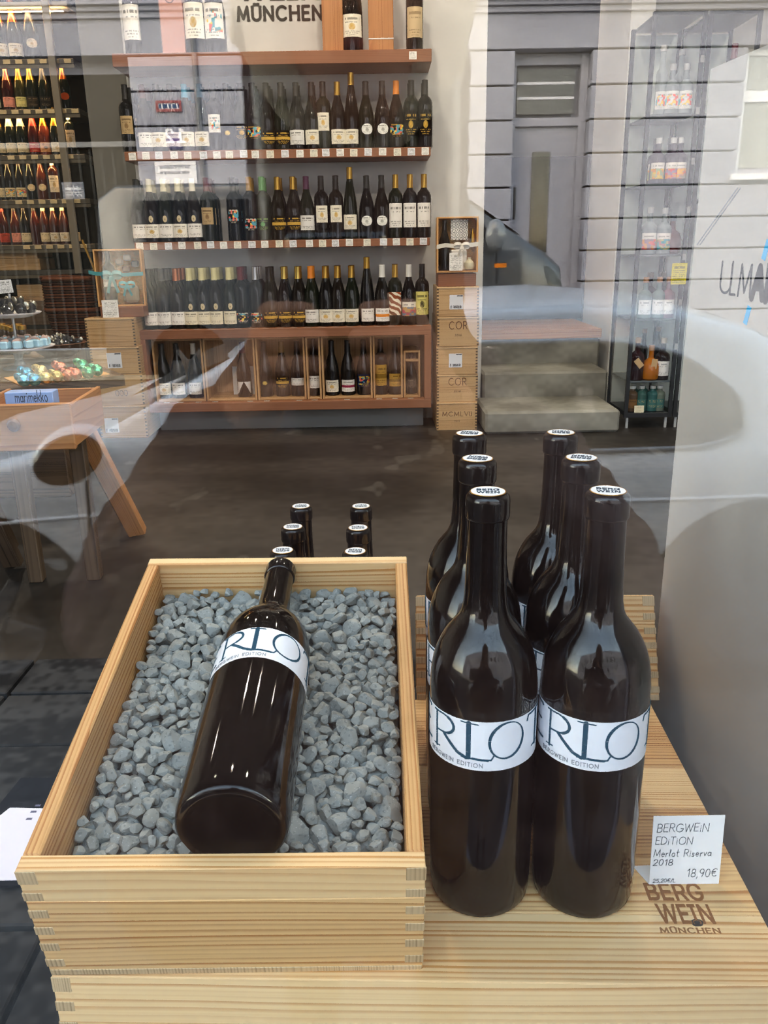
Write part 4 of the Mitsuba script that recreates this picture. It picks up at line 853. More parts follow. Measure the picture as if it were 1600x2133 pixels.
# gift boxes on the stacks
def straw(n, w, h, rng, col='#b59a63'):
    g = G()
    for _ in range(n):
        x, z, a, L = rng.uniform(-w/2, w/2), rng.uniform(0, h), rng.uniform(0, 2*PI), rng.uniform(.015, .05); p = []
        for t in (-.5, 0, .5):
            p.append([np.clip(x+L*t*math.cos(a), -w/2, w/2), rng.uniform(-.006, .006)+.006*(t == 0), np.clip(z+L*t*math.sin(a), 0, h)])
        tube(p, .0008, col, 3, g, cap=False)
    return g
def gift_box(label, x, y, z, w, h, d, rz, tilt=-.07):
    k = thing('gift_box', label, 'gift box'); M = Mx(x, y, z, rz=rz) @ Mx(rx=tilt)
    put(k, 'back_board', wbox((w, .007, h), (0, d, h/2), 1, 0).ply('m_wood'), M)
    for zz_ in (.004, h-.004): put(k, 'long_board', wbox((w-.0165, d, .008), (0, d/2, zz_), 1, 0).ply('m_wood'), M)
    for sx in (-1, 1): put(k, 'side_board', wbox((.008, d, h), (sx*(w/2-.004), d/2, h/2), 1, 2).ply('m_wood'), M)
    put(k, 'straw', straw(420, w-.03, h-.02, RNG).ply('m_matte'), M @ Mx(0, d-.018, .01), kind='stuff'); return k, M
def bow(M, col, s=1., tail=.06):
    g = G()
    for sx in (-1, 1):
        t = np.linspace(0, 2*PI, 16); p = np.stack([sx*s*(.022*(1-np.cos(t))), -.008*np.sin(t)*s, .012*np.sin(t)*s], 1); ribbon(p, .016*s, .0008, col, (0, .35, .94), g)
        p = np.stack([sx*s*np.linspace(0, .022, 8), -.004-.004*np.sin(np.linspace(0, 5, 8)), -np.linspace(0, tail, 8)*s], 1); ribbon(p, .013*s, .0008, col, (.9*1, 0, .3*sx), g)
    g.tm(trimesh.creation.icosphere(subdivisions=1, radius=.007*s), col); return g.ply('m_satin', 25), M
zg = -.1896
xg = at(953, 571, 4.25)[0]; kR, M = gift_box('open gift box with white ribbon and patterned card on the right crate stack', xg, 4.252, -.1225, .205, .262, .075, 0., -.04)
stand = single('wooden_case', 'flat brown wooden box under the white-ribboned gift box', 'wooden case', wbox((.19, .16, .062), (xg, 4.34, -.1585), 3, 0, .002).ply('m_wood'))
put(kR, 'bottle', lathe([(r*.8, z*.8) for r, z in PROF['burgundy'][0]], 18, GD).ply('m_gloss', True), M @ Mx(-.062, .038, .012))
put(kR, 'patterned_card', sheet(.085, .095, style('#efece6', '#2a2726', kind=6, text=0)).ply('m_label'), M @ Mx(.01, .02, .155))
put(kR, 'white_pouch', cbox((.08, .03, .10), (.01, .05, .06), '#e6e2da', .006).ply('m_matte'), M)
put(kR, 'gold_bottle', lathe([(0, 0), (.012, 0), (.013, .003), (.013, .05), (.006, .065), (.006, .08), (0, .08)], 14, metal('#b98f38')).ply('m_metal', True), M @ Mx(.078, .035, .128))
put(kR, 'globe_jar', lathe([(0, 0), (.02, .002), (.026, .018), (.024, .034), (.014, .045), (.008, .052), (.008, .06), (0, .06)], 16, '#d8cfae').ply('m_gloss', True), M @ Mx(.062, .03, .012))
g = ribbon([(-.104, -.002, .122), (-.06, -.004, .130), (-.01, -.005, .124), (.05, -.004, .128), (.104, -.002, .133)], .02, .0008, '#d9d5c8'); put(kR, 'ribbon', g.ply('m_satin', 25), M)
sh, MB = bow(M @ Mx(.02, -.006, .126), '#dcd8cc', .9); put(kR, 'bow', sh, MB)
single('price_card', 'white printed card leaning in the white-ribboned gift box', 'price card', sheet(.066, .085, style('#efeeea', '#8a8a86', text=3)).ply('m_label'), M @ Mx(-.008, -.004, .0085))
xg = at(249, 636, 4.22)[0]; zgl = zl[4]+.0004
case = wbox((.215, .17, .05), (xg+.004, 4.32, zgl+.025), 3, 0, .002); single('wooden_case', 'flat brown wooden box under the teal-ribboned gift box', 'wooden case', case.ply('m_wood'))
kL, M = gift_box('open gift box with teal ribbon and bows on the left crate stack', xg, 4.262, zgl+.0508, .232, .275, .08, .10, -.05)
put(kL, 'bottle', lathe([(r*.86, z*.86) for r, z in PROF['bordeaux'][0]], 18, GD).ply('m_gloss', True), M @ Mx(-.055, .038, .010))
put(kL, 'bottle_label', label_mesh('bordeaux', .10, .14, style('#e9e6e0', '#4a4846', text=2), 60), M @ Mx(-.055, .038, .010, s=.87))
put(kL, 'clear_pouch', cbox((.075, .04, .085), (.045, .042, .06), '#a39a86', .012).ply('m_gloss'), M)
for i, (px_, pz, c_) in enumerate(((.0, .215, '#8d7a62'), (.04, .235, '#c9c4bb'), (.075, .205, '#4d4a48'), (.03, .18, '#6b5240'))):
    put(kL, 'sweet', cbox((.035, .03, .03), (px_, .045, pz), c_, .006).ply('m_satin'), M)
g = ribbon([(-.145, -.002, .168), (-.11, -.003, .160), (-.05, -.004, .155), (.03, -.004, .152), (.118, -.002, .156)], .018, .0008, '#3f8f96'); put(kL, 'ribbon', g.ply('m_satin', 25), M)
sh, MB = bow(M @ Mx(-.035, -.006, .152), '#3c8d95', 1.15, .075); put(kL, 'bow', sh, MB)
sh, MB = bow(M @ Mx(.035, -.006, .105), '#4a9aa2', .9, .06); put(kL, 'bow', sh, MB)
single('price_card', 'white printed card standing before the teal-ribboned gift box', 'price card', sheet(.080, .085, style('#e9eae8', '#8a8a86', text=3)).ply('m_label'), Mx(at(229, 657, 4.20)[0], 4.215, zl[4]+.0008, rx=-.06))

# ------------------------------------------------ stairs to the next room
k = thing('stairs', 'worn concrete steps with a timber top board, right of the crate stack', 'stairs')
st3 = [(4.125, -.804, .552, 1.240, 4.56), (4.551, -.667, .590, 1.285, 4.91), (4.900, -.5235, .590, 1.322, 5.9)]
for i, (y0, z1, xa, xb, y1) in enumerate(st3):
    v, f = bev((xb-xa, y1-y0, z1-Z_FLOOR-.001), ((xa+xb)/2, (y0+y1)/2, (z1+Z_FLOOR+.001)/2), .012); put(k, 'step', G().add(v, f, '#888888').ply('m_concrete'))
put(k, 'timber_board', wbox((.735, .9, .052), (.957, 5.33, -.4965), 6, 0, .003).ply('m_wood'))
single('low_wall', 'dark sheet standing in for the shade of the opening above the stairs', 'cabinet', cbox((.78, .05, 1.0), (.985, 5.62, .03), '#2b2826', .003).ply('m_matte'))  # dark colour stands in for the unlit room beyond the opening

# ------------------------------------------------ glass cabinet with spirits
CX0, CX1, CY, CD, CZ0, CZ1 = 1.285, 1.527, 4.20, .34, -.862, .995
def glass_cabinet(label, x0, x1, shelves):
    k = thing('glass_cabinet', label, 'display cabinet'); c = '#1d2024'
    for x in (x0+.007, x1-.007):
        for y in (CY+.007, CY+CD-.007): put(k, 'post', cbox((.019, .016, CZ1-CZ0), (x, y, (CZ0+CZ1)/2), c, .001).ply('m_satin'))
    for z in (CZ0+.012, CZ1-.008):
        put(k, 'frame_board', cbox((x1-x0-.03, CD-.002, .016 if z > 0 else .024), ((x0+x1)/2, CY+CD/2, z), c, .001).ply('m_satin'))
    put(k, 'back_panel', cbox((x1-x0-.03, .006, CZ1-CZ0-.05), ((x0+x1)/2, CY+CD-.008, (CZ0+CZ1)/2), '#cfdbd8', .001).ply('m_matte'))
    for x in (x0+.003, x1-.003):
        v = np.array([[x, CY+.015, CZ0+.03], [x, CY+CD-.015, CZ0+.03], [x, CY+CD-.015, CZ1-.02], [x, CY+.015, CZ1-.02]]); put(k, 'glass_side', G().add(v, [[0, 1, 2, 3]], '#ffffff').ply('m_clear'))
    for z in shelves: put(k, 'shelf', cbox((x1-x0-.030, CD-.03, .009), ((x0+x1)/2, CY+CD/2, z-.005), '#59646a', .001).ply('m_satin'))
    for x in (x0+.02, x1-.02): put(k, 'foot', cbox((.012, .012, Z_FLOOR*-1+CZ0-.0005), (x, CY+.02, (CZ0+Z_FLOOR)/2), '#c9ccce', .001).ply('m_satin'))
    for x in (x0+.02, x1-.02): put(k, 'foot', cbox((.012, .012, Z_FLOOR*-1+CZ0-.0005), (x, CY+CD-.02, (CZ0+Z_FLOOR)/2), '#c9ccce', .001).ply('m_satin'))
    return k
SHZ = [.575, .272, -.053, -.362, -.673]
kc = glass_cabinet('tall narrow black-framed glass cabinet of spirits right of the stairs', CX0, CX1, SHZ)
for z in np.linspace(-.5, .8, 7): put(kc, 'hinge', cbox((.016, .005, .03), (CX1-.006, CY-.002, z), '#8a8c8a', .001).ply('m_satin'))
glass_cabinet('second black-framed glass cabinet beside the first, mostly behind the white panel', CX1+.012, CX1+.25, [.575, .2])
S1 = style('#d9dad8', '#8d9094', '#6d7276', 8, 1); S2, S3, S4 = style('#e6e2dc', '#9a9a9a', '#d8c040', 7), style('#e6e2dc', '#9a9a9a', '#c42a55', 7), style('#e6e2dc', '#9a9a9a', '#e09030', 7)
S5, S6, S7 = style('#e9e6e4', '#8c8c8c', '#d04a52', 7), style('#e9e6e4', '#8c8c8c', '#3f8f9a', 7), style('#eceeee', '#7d8288', text=2)
def spirit(desc, kind, px, z, dy, col, st, zone='spirit', s=1., cap='#3d3a38', clear=False):
    y = CY+.055+dy; x = at(px, 600, y)[0]
    zz_ = z+.0006; x = float(np.clip(at(px, 530-(zz_)*1711/y*.95, y)[0], CX0+.05, CX1-.05))
    return wine(desc, kind, col, cap, zone, st, x, y, zz_, rz=-.2, s=s, name='spirit_bottle', cat='spirit bottle', clear=clear, group='spirits in the glass cabinet')
spirit('tall slim clear bottle at the left of the upper cabinet shelf', 'tall', 1367, SHZ[0], 0, '#8d989c', S1, 'spirit', 1.0, '#b9bdbf')
spirit('square clear bottle with grey label, second on the upper cabinet shelf', 'spirit', 1389, SHZ[0], 0, '#7d888e', S1, cap='#a9adb0')
spirit('square clear bottle with grey label, third on the upper cabinet shelf', 'spirit', 1417, SHZ[0], 0, '#7d888e', S1, cap='#a9adb0')
spirit('clear bottle partly behind others at the right of the upper cabinet shelf', 'tall', 1432, SHZ[0], .09, '#7d888e', S1, cap='#a9adb0')
for i, (px, st, d) in enumerate(((1363, S2, 'yellow and green'), (1393, S3, 'pink and red'), (1421, S4, 'orange dotted'))):
    spirit(f'square gin bottle with {d} label on the second cabinet shelf', 'spirit', px, SHZ[1], 0, '#3d3340', st, cap='#c9cccf', s=.95)
    spirit(f'square gin bottle standing behind the one with {d} label', 'spirit', px-6, SHZ[1], .09, '#3d3340', st, cap='#55585c', s=.98)
spirit('clear bottle with white and coral label on the third cabinet shelf', 'spirit', 1347, SHZ[2], 0, '#78848a', S5, s=1.02, cap='#a9adb0')
spirit('clear bottle with white and teal label on the third cabinet shelf', 'spirit', 1377, SHZ[2], 0, '#78848a', S6, s=1.0, cap='#a9adb0')
spirit('round dark red bottle at the right of the third cabinet shelf', 'round', 1410, SHZ[2], .02, '#4f1d1c', None, None, s=1.02, cap='#3a4450')
for i, px in enumerate((1340, 1368, 1398)):
    spirit(f'round {"clear" if i < 2 else "rosy"} cork-stoppered bottle with white label, {nth(i+1)} on the fourth cabinet shelf', 'spirit', px, SHZ[3], 0, '#74878a' if i < 2 else '#7a5a66', S7, s=.93, cap='#b58d6c')
    if i < 2: spirit(f'dark cork-stoppered bottle behind the {nth(i+1)} one on the fourth cabinet shelf', 'spirit', px+8, SHZ[3], .1, '#2a2c30', S7, s=1.02, cap='#8a7563')
spirit('dark ruby bottle with hanging tag at the left of the fifth cabinet shelf', 'spirit', 1324, SHZ[4], 0, '#240c0f', None, None, cap='#a98a68')
spirit('amber bottle in the middle of the fifth cabinet shelf', 'round', 1353, SHZ[4], 0, '#a8620f', None, None, cap='#b58d6c', s=.98)
spirit('dark brown bottle with white label at the right of the fifth cabinet shelf', 'spirit', 1385, SHZ[4], 0, '#1f1616', S7, s=.98, cap='#b9b0a4')
spirit('dark bottle at the rear left of the fifth cabinet shelf', 'tall', 1336, SHZ[4], .1, '#17120f', None, None, cap='#8a6a4a', s=.85)
spirit('dark bottle at the rear right of the fifth cabinet shelf', 'tall', 1372, SHZ[4], .1, '#17120f', None, None, cap='#8a6a4a', s=.88)
for i, (px, c_) in enumerate(((1314, '#4a3a28'), (1334, '#2f5550'), (1357, '#2d5a5a'), (1375, '#5d6a60'))):
    spirit(f'small round flask, {nth(i+1)} in front on the cabinet floor', 'small', px, CZ0+.0245, 0, c_, style('#7a5a38', '#3a2c1c', text=1) if i == 0 else style('#3f6a68', '#b9a878', text=1), 'smallz', cap='#cfd6d4')
    spirit(f'small green flask behind the {nth(i+1)} one on the cabinet floor', 'small', px+3, CZ0+.0245, .085, '#3f6f66', None, None, cap='#c3d0cc')
x = at(1330, 860, CY+.02)[0]; single('price_card', 'small cream card on the cabinet floor before the flasks', 'price card', sheet(.05, .036, style('#e6e0c4', '#9a937c', text=1)).ply('m_label'), Mx(x, CY+.012, CZ0+.0246, rx=-.1))
x = at(1423, 570, CY-.004)[0]; single('paper_note', 'yellow note stuck to the glass cabinet', 'note', sheet(.075, .10, style('#d2c51e', '#6f6a1c', text=3)).ply('m_label'), Mx(x-.02, CY-.004, at(1423, 592, CY)[2]))
for px, z in ((1331, SHZ[4]+.09), (1363, SHZ[4]+.085)):
    single('hang_tag', f'kraft paper hang tag on a {"ruby" if px < 1340 else "brown"} bottle of the fifth cabinet shelf', 'tag', cbox((.03, .001, .05), (0, 0, 0), '#c9ab80', .0003).ply('m_matte'), Mx(at(px, 760, CY+.012)[0], CY+.012, z, ry=-.7 if px < 1340 else .1))
wine('dark bottle with red cap high in the second glass cabinet', 'bordeaux', GD, RED, None, None, at(1530, 110, CY+.08)[0], CY+.08, .5756, s=1.0)

# ================================================================= left part of the shop
def emit(shape, rgb): return {**shape, 'emitter': {'type': 'area', 'radiance': {'type': 'rgb', 'value': list(rgb)}}}
RY = 6.5; RSH = [1.303, .984, .684, .381, .065, -.118, -.322]; RX0, RX1 = -3.35, -2.085
rk = thing('metal_rack', 'warm-lit grey metal shelf rack of sparkling wines at the back left', 'shelf rack')
for x in (-2.225, -3.30):
    put(rk, 'post', cbox((.05, .03, 2.75), (x, RY-.03, Z_FLOOR+1.376), '#8b8170', .002).ply('m_satin'))
put(rk, 'post', cbox((.04, .03, 2.75), (RX1+.0, RY+.42, Z_FLOOR+1.376), '#4a463f', .002).ply('m_satin'))
put(rk, 'back_panel', cbox((RX1-RX0, .02, 2.2), ((RX0+RX1)/2, RY+.46, .72), '#171513', .002).ply('m_matte'))
put(rk, 'top_board', cbox((RX1-RX0, .46, .03), ((RX0+RX1)/2, RY+.22, 1.64), '#a99c84', .002).ply('m_satin'))
for i, z in enumerate(RSH):
    put(rk, 'shelf_board', cbox((RX1-RX0, .46, .034), ((RX0+RX1)/2, RY+.22, z-.017), '#5d5547' if i < 5 else '#4a463f', .002, cbox((RX1-RX0, .012, .026), ((RX0+RX1)/2, RY+.0, z-.046), '#6a6150', .002)).ply('m_satin'))
    if i < 5:
        put(rk, 'shelf_light', emit(cbox((RX1-RX0-.08, .014, .006), ((RX0+RX1)/2, RY+.02, (RSH[i-1] if i else 1.64)-.039), '#ffd9a0', .001).ply('m_matte'), (8.0, 4.9, 2.0)))
        for j, px in enumerate(range(4+3*i, 170, 25)):
            x = at(px, 232, RY-.004)[0]
            if RX0 < x < RX1-.03: put(rk, 'price_tag', cached('rtag', lambda: cbox((.05, .002, .026), (0, 0, 0), '#dcc79a', .0004).ply('m_matte')), Mx(x, RY-.0115, z-.017))
RC = style('#dccba4', '#6a5a3a', text=1); RCW, RP, RR, RO, RYL = style('#e0d6be', '#7a6a4a', '#b0945a', 1), style('#e09a86', '#8a4a3a', text=1), style('#b5382e', '#e0b090', text=1), style('#d8622c', '#7a2a12', text=0), style('#dccf86', '#6a5f2a', text=1)
FG, FO, FP, FR, FW = metal('#d49a36'), metal('#d2713a'), metal('#cf6a52'), '#8c2418', '#d8ccb0'
def rackrow(i, zname, lst, kind='champagne', s=1.0, dy=.06):
    for j, (px, foil, st, zone, glass) in enumerate(lst):
        kd = kind if not isinstance(foil, tuple) else foil[1]; fc = foil if not isinstance(foil, tuple) else foil[0]
        y = RY+dy; x = at(px, 260, y)[0]-(RSH[i]-.68)*0+.0; x = at(px, 517-(RSH[i])*1711/y*.95, y)[0]
        fn = {FG: 'gold', FO: 'orange', FP: 'pink', FR: 'red', FW: 'cream'}.get(fc, 'dark')
        wine(f'sparkling wine bottle with {fn} foil, {nth(j+1)} from left on the {zname} rack shelf', kd, glass, fc, zone, st, x, y, RSH[i]+.0005, rz=.35, s=s, group='sparkling wines on the metal rack')
rackrow(0, 'topmost', [(-14, FG, RCW, 'low', GG), (17, FG, RCW, 'low', GG), (46, FO, RCW, 'low', GG), (80, '#26221e', RCW, 'oval', GG)], s=1.22)
rackrow(1, 'second', [(-2, FG, RCW, 'low', GG), (28, FP, RP, 'low', '#30100d'), (54, FG, RYL, 'low', '#2c2a10'), (77, FG, style('#3a3026', '#8a7a5a'), 'low', GG), (103, '#1d1b19', style('#2a2622', '#8a7a5a'), 'low', GG), (144, FO, RO, 'oval', GG)])
rackrow(2, 'third', [(8, FG, RC, 'low', GG), (31, FW, RC, 'low', GG), (54, FW, RC, 'low', GG), (79, FR, RR, 'low', '#3a100b'), (101, FG, style('#d69a6a', '#7a4a2a', '#5a3a2a', 1), 'low', '#6a2a18'), (124, FG, RCW, 'low', GG), (154, (FW, 'bordeaux'), RCW, 'tall', GG)])
rackrow(3, 'fourth', [(4, ('#1d1b19', 'burgundy'), RC, 'low', GD), (26, ('#1d1b19', 'burgundy'), style('#dccba4', '#4a3a2a', '#3a3026', 8), 'low', GD), (49, ('#1d1b19', 'burgundy'), style('#dccba4', '#7a5a3a', '#b98a4a', 8), 'low', GD), (70, ('#1d1b19', 'burgundy'), RC, 'oval', GD), (93, ('#1d1b19', 'burgundy'), RC, 'oval', '#4a2012'), (118, ('#e0d6c4', 'bordeaux'), RCW, 'tall', '#38160e')])
rackrow(4, 'fifth', [(12, ('#8a2a20', 'burgundy'), style('#b04a3a', '#5a2a1a', text=1), 'low', '#30100d'), (37, ('#1d1b19', 'burgundy'), RP, 'low', '#38130d'), (57, ('#1d1b19', 'burgundy'), RC, 'low', GD), (78, ('#1d1b19', 'burgundy'), None, None, '#3a100b'), (97, ('#c9b98a', 'burgundy'), RC, 'low', '#38160e'), (117, ('#c9b98a', 'burgundy'), RCW, 'low', '#38160e'), (137, ('#c9b98a', 'burgundy'), RCW, 'low', '#38160e'), (158, ('#1d1b19', 'burgundy'), RC, 'low', GD)])
def flat_crate(label, pxa, pxb, za, zb, y):
    xa, xb = at(pxa, 560, y)[0], at(pxb, 560, y)[0]; k = thing('wine_crate', label, 'wine crate'); w, h = xb-xa-.002, zb-za-.001
    put(k, 'front_board', wbox((w, .012, h), ((xa+xb)/2, y+.006, (za+zb)/2), 7, 0, .002).ply('m_wood')); put(k, 'body', wbox((w-.004, .3, h-.002), ((xa+xb)/2, y+.163, (za+zb)/2), 7, 0, .002).ply('m_wood'))
flat_crate('lower long wooden crate on the rack shelf under the bottles', -30, 85, -.1172, -.031, RY+.03)
flat_crate('upper long wooden crate stacked on another on the rack shelf', -32, 82, -.0305, .012, RY+.035)
flat_crate('long wooden crate on the lowest rack shelf, left', 28, 99, -.3212, -.222, RY+.03)
flat_crate('short wooden crate on the lowest rack shelf, right', 99.5, 128, -.3212, -.222, RY+.03)
p0, p1 = at(196, 560, 6.40), at(171, 500, 6.42)
single('pole', 'thin yellow pole leaning at the right end of the metal rack', 'pole', tube([p0+(p0-p1)*2.0, p1], .008, '#b98d2a', 8).ply('m_satin', True))
# low plank bench before the rack
k = thing('plank_bench', 'grey weathered plank counter between the rack and the table', 'bench')
xa, xb = at(-40, 700, 4.75)[0], at(143, 700, 4.75)[0]; zt_ = at(80, 633, 4.75)[2]
for i, z in enumerate(np.linspace(zt_-.03, Z_FLOOR+.08, 5)): put(k, 'plank', wbox((xb-xa, .025, .112), ((xa+xb)/2, 4.76, z-.03), 4, 0, .003).ply('m_wood'))
put(k, 'top_board', wbox((xb-xa+.02, .5, .028), ((xa+xb)/2, 5.0, zt_+.004), 4, 0, .003).ply('m_wood'))
# wicker hampers
def hamper(label, x, y, z, w, d, h, taper, lid, rz=0):
    k = thing('wicker_hamper', label, 'basket'); g = G(); n = 44; rows_ = int(h/.0125)
    def ring(t, s): 
        a = 2*PI*np.arange(n+1)/n; e = .45
        return np.stack([s*w/2*np.sign(np.cos(a))*np.abs(np.cos(a))**e, s*d/2*np.sign(np.sin(a))*np.abs(np.sin(a))**e, np.full(n+1, t)], 1)
    for r in range(rows_):
        t = (r+.5)/rows_; p = ring(t*h, taper+(1-taper)*t); ph = (np.arange(n+1)+r) % 2
        p[:, :2] *= (1+.012*(ph-.5))[:, None]; tube(p, .0066, ['#4a2c1e', '#5a3524', '#3a221a'][r % 3], 4, g, cap=False)
    put(k, 'weave', g.ply('m_matte', True), Mx(x, y, z, rz=rz))
    put(k, 'base', cbox((w*taper*.95, d*taper*.95, .01), (0, 0, .006), '#2d1a12', .002).ply('m_matte'), Mx(x, y, z, rz=rz))
    g = G(); p = ring(h+.004, 1.03); tube(p, .011, '#5d3826', 6, g, cap=False)
    if lid:
        for yy in np.linspace(-d/2*.93, d/2*.93, 15): tube([(-w/2*.95, yy, h+.008+.004*math.sin(yy*90)), (0, yy, h+.016), (w/2*.95, yy, h+.008)], .009, ['#4f2f20', '#5f3a28'][int(abs(yy)*200) % 2], 5, g)
    put(k, 'rim' if not lid else 'lid', g.ply('m_matte', True), Mx(x, y, z, rz=rz))
hx = at(166, 650, 4.45)[0]
single('stool', 'dark wooden stand under the stacked wicker hampers', 'stand', wbox((.26, .26, at(166, 712, 4.3)[2]-Z_FLOOR-.002), (hx, 4.44, (at(166, 712, 4.3)[2]+Z_FLOOR)/2), 4, 2, .004).ply('m_wood'))
hz = at(166, 712, 4.3)[2]
hamper('tapered brown wicker hamper at the bottom beside the left crate stack', hx, 4.44, hz, .28, .27, .155, .80, False)
hamper('flat lidded brown wicker hamper stacked on the tapered one', hx-.01, 4.44, hz+.172, .27, .26, .135, .98, True, .06)

# the table with sweets
TZ = -.37
A, B, C = atz(259, 781, TZ), atz(-40, 817, TZ), atz(214, 764, TZ); D = B+(C-A)*1.0
ux = (A-B)/np.linalg.norm(A-B); dv = (C-A)/np.linalg.norm(C-A)
tb_ = thing('rustic_table', 'rough dark wooden trestle table with sweets at the left', 'table'); Ld = np.linalg.norm(C-A)
for i in range(3):
    a, b = A+dv*Ld*i/3+dv*.002, B+dv*Ld*i/3+dv*.002; w_ = Ld/3-.004
    q = np.array([b, a, a+dv*w_, b+dv*w_]); v = np.vstack([q-[0, 0, .034+.0], q]); f = [[3, 2, 1, 0], [4, 5, 6, 7], [0, 1, 5, 4], [1, 2, 6, 5], [2, 3, 7, 6], [3, 0, 4, 7]]
    loc = np.stack([(v-b) @ ux, (v-b) @ dv, v[:, 2]], 1); put(tb_, 'plank', G().add(v, f, wuv(loc, 4, 0)).ply('m_wood'))
foot = atz(288, 1116, Z_FLOOR); topk = atz(150, 845, TZ-.06)
def leg(a, b, w, t, kind=6):
    v, f = bev((w, t, np.linalg.norm(b-a)), (0, 0, np.linalg.norm(b-a)/2), .002); z = (b-a)/np.linalg.norm(b-a); x = np.cross([0, 1, 0], z); x /= np.linalg.norm(x); M = np.eye(4); M[:3, 0], M[:3, 1], M[:3, 2], M[:3, 3] = x, np.cross(z, x), z, a
    return G().add(v, f, wuv(v, kind, 2)).move(M).ply('m_wood')
d_ = (topk-foot)/np.linalg.norm(topk-foot); tt = foot+d_*((TZ-.036-foot[2])/d_[2])
put(tb_, 'leg', leg(foot+np.array([0, 0, .012]), tt, .058, .035)); off = dv*Ld*.72+np.array([.02, 0, 0])
put(tb_, 'leg', leg(foot+off*np.array([1, 1, 0])+np.array([0, 0, .012]), tt+off*np.array([1, 1, 0]), .05, .03, 4))
for sgn in (0, 1): put(tb_, 'leg', leg(foot+(B-A)*.95+off*sgn*np.array([1, 1, 0])+np.array([0, 0, .012]), tt+(B-A)*.80+off*sgn*np.array([1, 1, 0]), .055, .03, 4))
# drawer hung under the table with a blue box in it
te = A+(B-A)*((at(60, 812, 2.4)[0]-A[0])/(B[0]-A[0])); yd = te[1]-.345; dr0, dr1 = at(-70, 890, yd), at(148, 890, yd); dzt, dzb = at(74, 843, yd)[2], at(100, 940, yd)[2]
W_ = dr1[0]-dr0[0]; k = thing('wooden_box', 'wooden box on legs with a round knob, holding a blue carton, before the table', 'box'); M = Mx(dr0[0], yd, dzb, rz=.06); Hd = dzt-dzb
put(k, 'front_board', wbox((W_, .016, Hd), (W_/2, .008, Hd/2), 6, 0, .003).ply('m_wood'), M); put(k, 'back_board', wbox((W_-.02, .012, Hd-.02), (W_/2, .31, Hd/2), 6, 0, .002).ply('m_wood'), M)
for x in (.007, W_-.007): put(k, 'side_board', wbox((.012, .29, Hd-.01), (x, .16, Hd/2), 6, 1, .002).ply('m_wood'), M)
put(k, 'bottom_board', wbox((W_-.03, .29, .008), (W_/2, .16, .012), 6, 0, .001).ply('m_wood'), M)
kn = at(30, 885, yd); put(k, 'knob', lathe([(.006, 0), (.006, .012), (.015, .018), (.017, .025), (.012, .032), (0, .034)], 18, '#6a4526').ply('m_satin', True), Mx(kn[0], yd+.012+.06*(kn[0]-dr0[0]), kn[2], rx=PI/2))
for x in (.05, W_-.05): put(k, 'post', wbox((.04, .04, dzb-Z_FLOOR-.0005), (x, .18, -(dzb-Z_FLOOR)/2), 4, 2, .003).ply('m_wood'), M)
k = thing('blue_box', 'pale blue carton reading marimekko in the wooden drawer', 'carton'); b0, b1, t0 = at(11, 850, yd+.06), at(108, 838, yd+.06), at(4, 819, yd+.06); bw = b1[0]-b0[0]; bh = .145
M = Mx(b0[0], yd+.065, t0[2]-bh, rz=.06, ry=-.0)
put(k, 'case', cbox((bw, .05, bh), (bw/2, .025, bh/2), '#93b2e6', .002).ply('m_satin'), M)
s, tw = stroke_text('marimekko', .030, .0030, track=.2, serif=.05); s = affinity.scale(s, bw*.66/tw, 1, origin=(0, 0)); put(k, 'lettering', poly_mesh(s, .0004, '#27324a', Mx(bw*.22, -.0002, bh-.0255, rx=PI/2)).ply('m_matte'), M)
# tray and foil sweets
a, b, c = atz(44, 803, TZ+.004), atz(228, 778, TZ+.004), atz(8, 786, TZ+.004); d = b+(c-a)
tray = thing('wooden_tray', 'thin light wooden board under the foil-wrapped sweets', 'tray'); q = np.array([a, b, d, c]); v = np.vstack([q-[0, 0, .0036], q]); put(tray, None, G().add(v, [[3, 2, 1, 0], [4, 5, 6, 7], [0, 1, 5, 4], [1, 2, 6, 5], [2, 3, 7, 6], [3, 0, 4, 7]], wuv(np.stack([(v-a) @ ux, (v-a) @ dv, v[:, 2]], 1), 1, 0)).ply('m_wood'))
BLU, GLD, COP, GRN = metal('#5fb4e0'), metal('#d8c27c'), metal('#d98268'), metal('#68c08e')
def crumpled(seed, r):
    m = trimesh.creation.icosphere(subdivisions=2); import meshkit; v = np.array(m.vertices); v *= (1+.22*(meshkit.fbm(v*2.6+seed, 3, seed)-.5))[:, None]; return v*r, np.array(m.faces)
cnt = {}
for i, (px, py, col, up, nm) in enumerate([(55, 777, BLU, 0, 'blue'), (50, 792, BLU, 0, 'blue'), (72, 791, BLU, 0, 'blue'), (86, 773, GLD, .012, 'gold'), (96, 788, GLD, 0, 'gold'), (119, 784, GLD, 0, 'gold'), (127, 766, COP, .012, 'copper'), (141, 781, COP, 0, 'copper'), (158, 779, COP, 0, 'copper'),
        (172, 760, GRN, .012, 'green'), (183, 776, GRN, 0, 'green'), (202, 771, GRN, 0, 'green')]):
    cnt[nm] = cnt.get(nm, 0)+1; r = .0185; p = atz(px, py, TZ+.004+r+up); k = thing('foil_sweet', f'{nm} foil-wrapped sweet on the wooden board, {nth(cnt[nm])} {nm} one from left', 'sweet', 'foil-wrapped sweets on the board')
    v, f = crumpled(i+3, r); put(k, 'ball', G().add(v, f, col).ply('m_metal', 18), Mx(*p))
    v, f = crumpled(i+40, .014); v = v*[1.1, .6, .9]; v[:, 2] = np.maximum(v[:, 2], -.012); put(k, 'twist', G().add(v, f, col).ply('m_metal', 18), Mx(p[0]-.019, p[1]+.014, p[2]+.007, ry=.5))
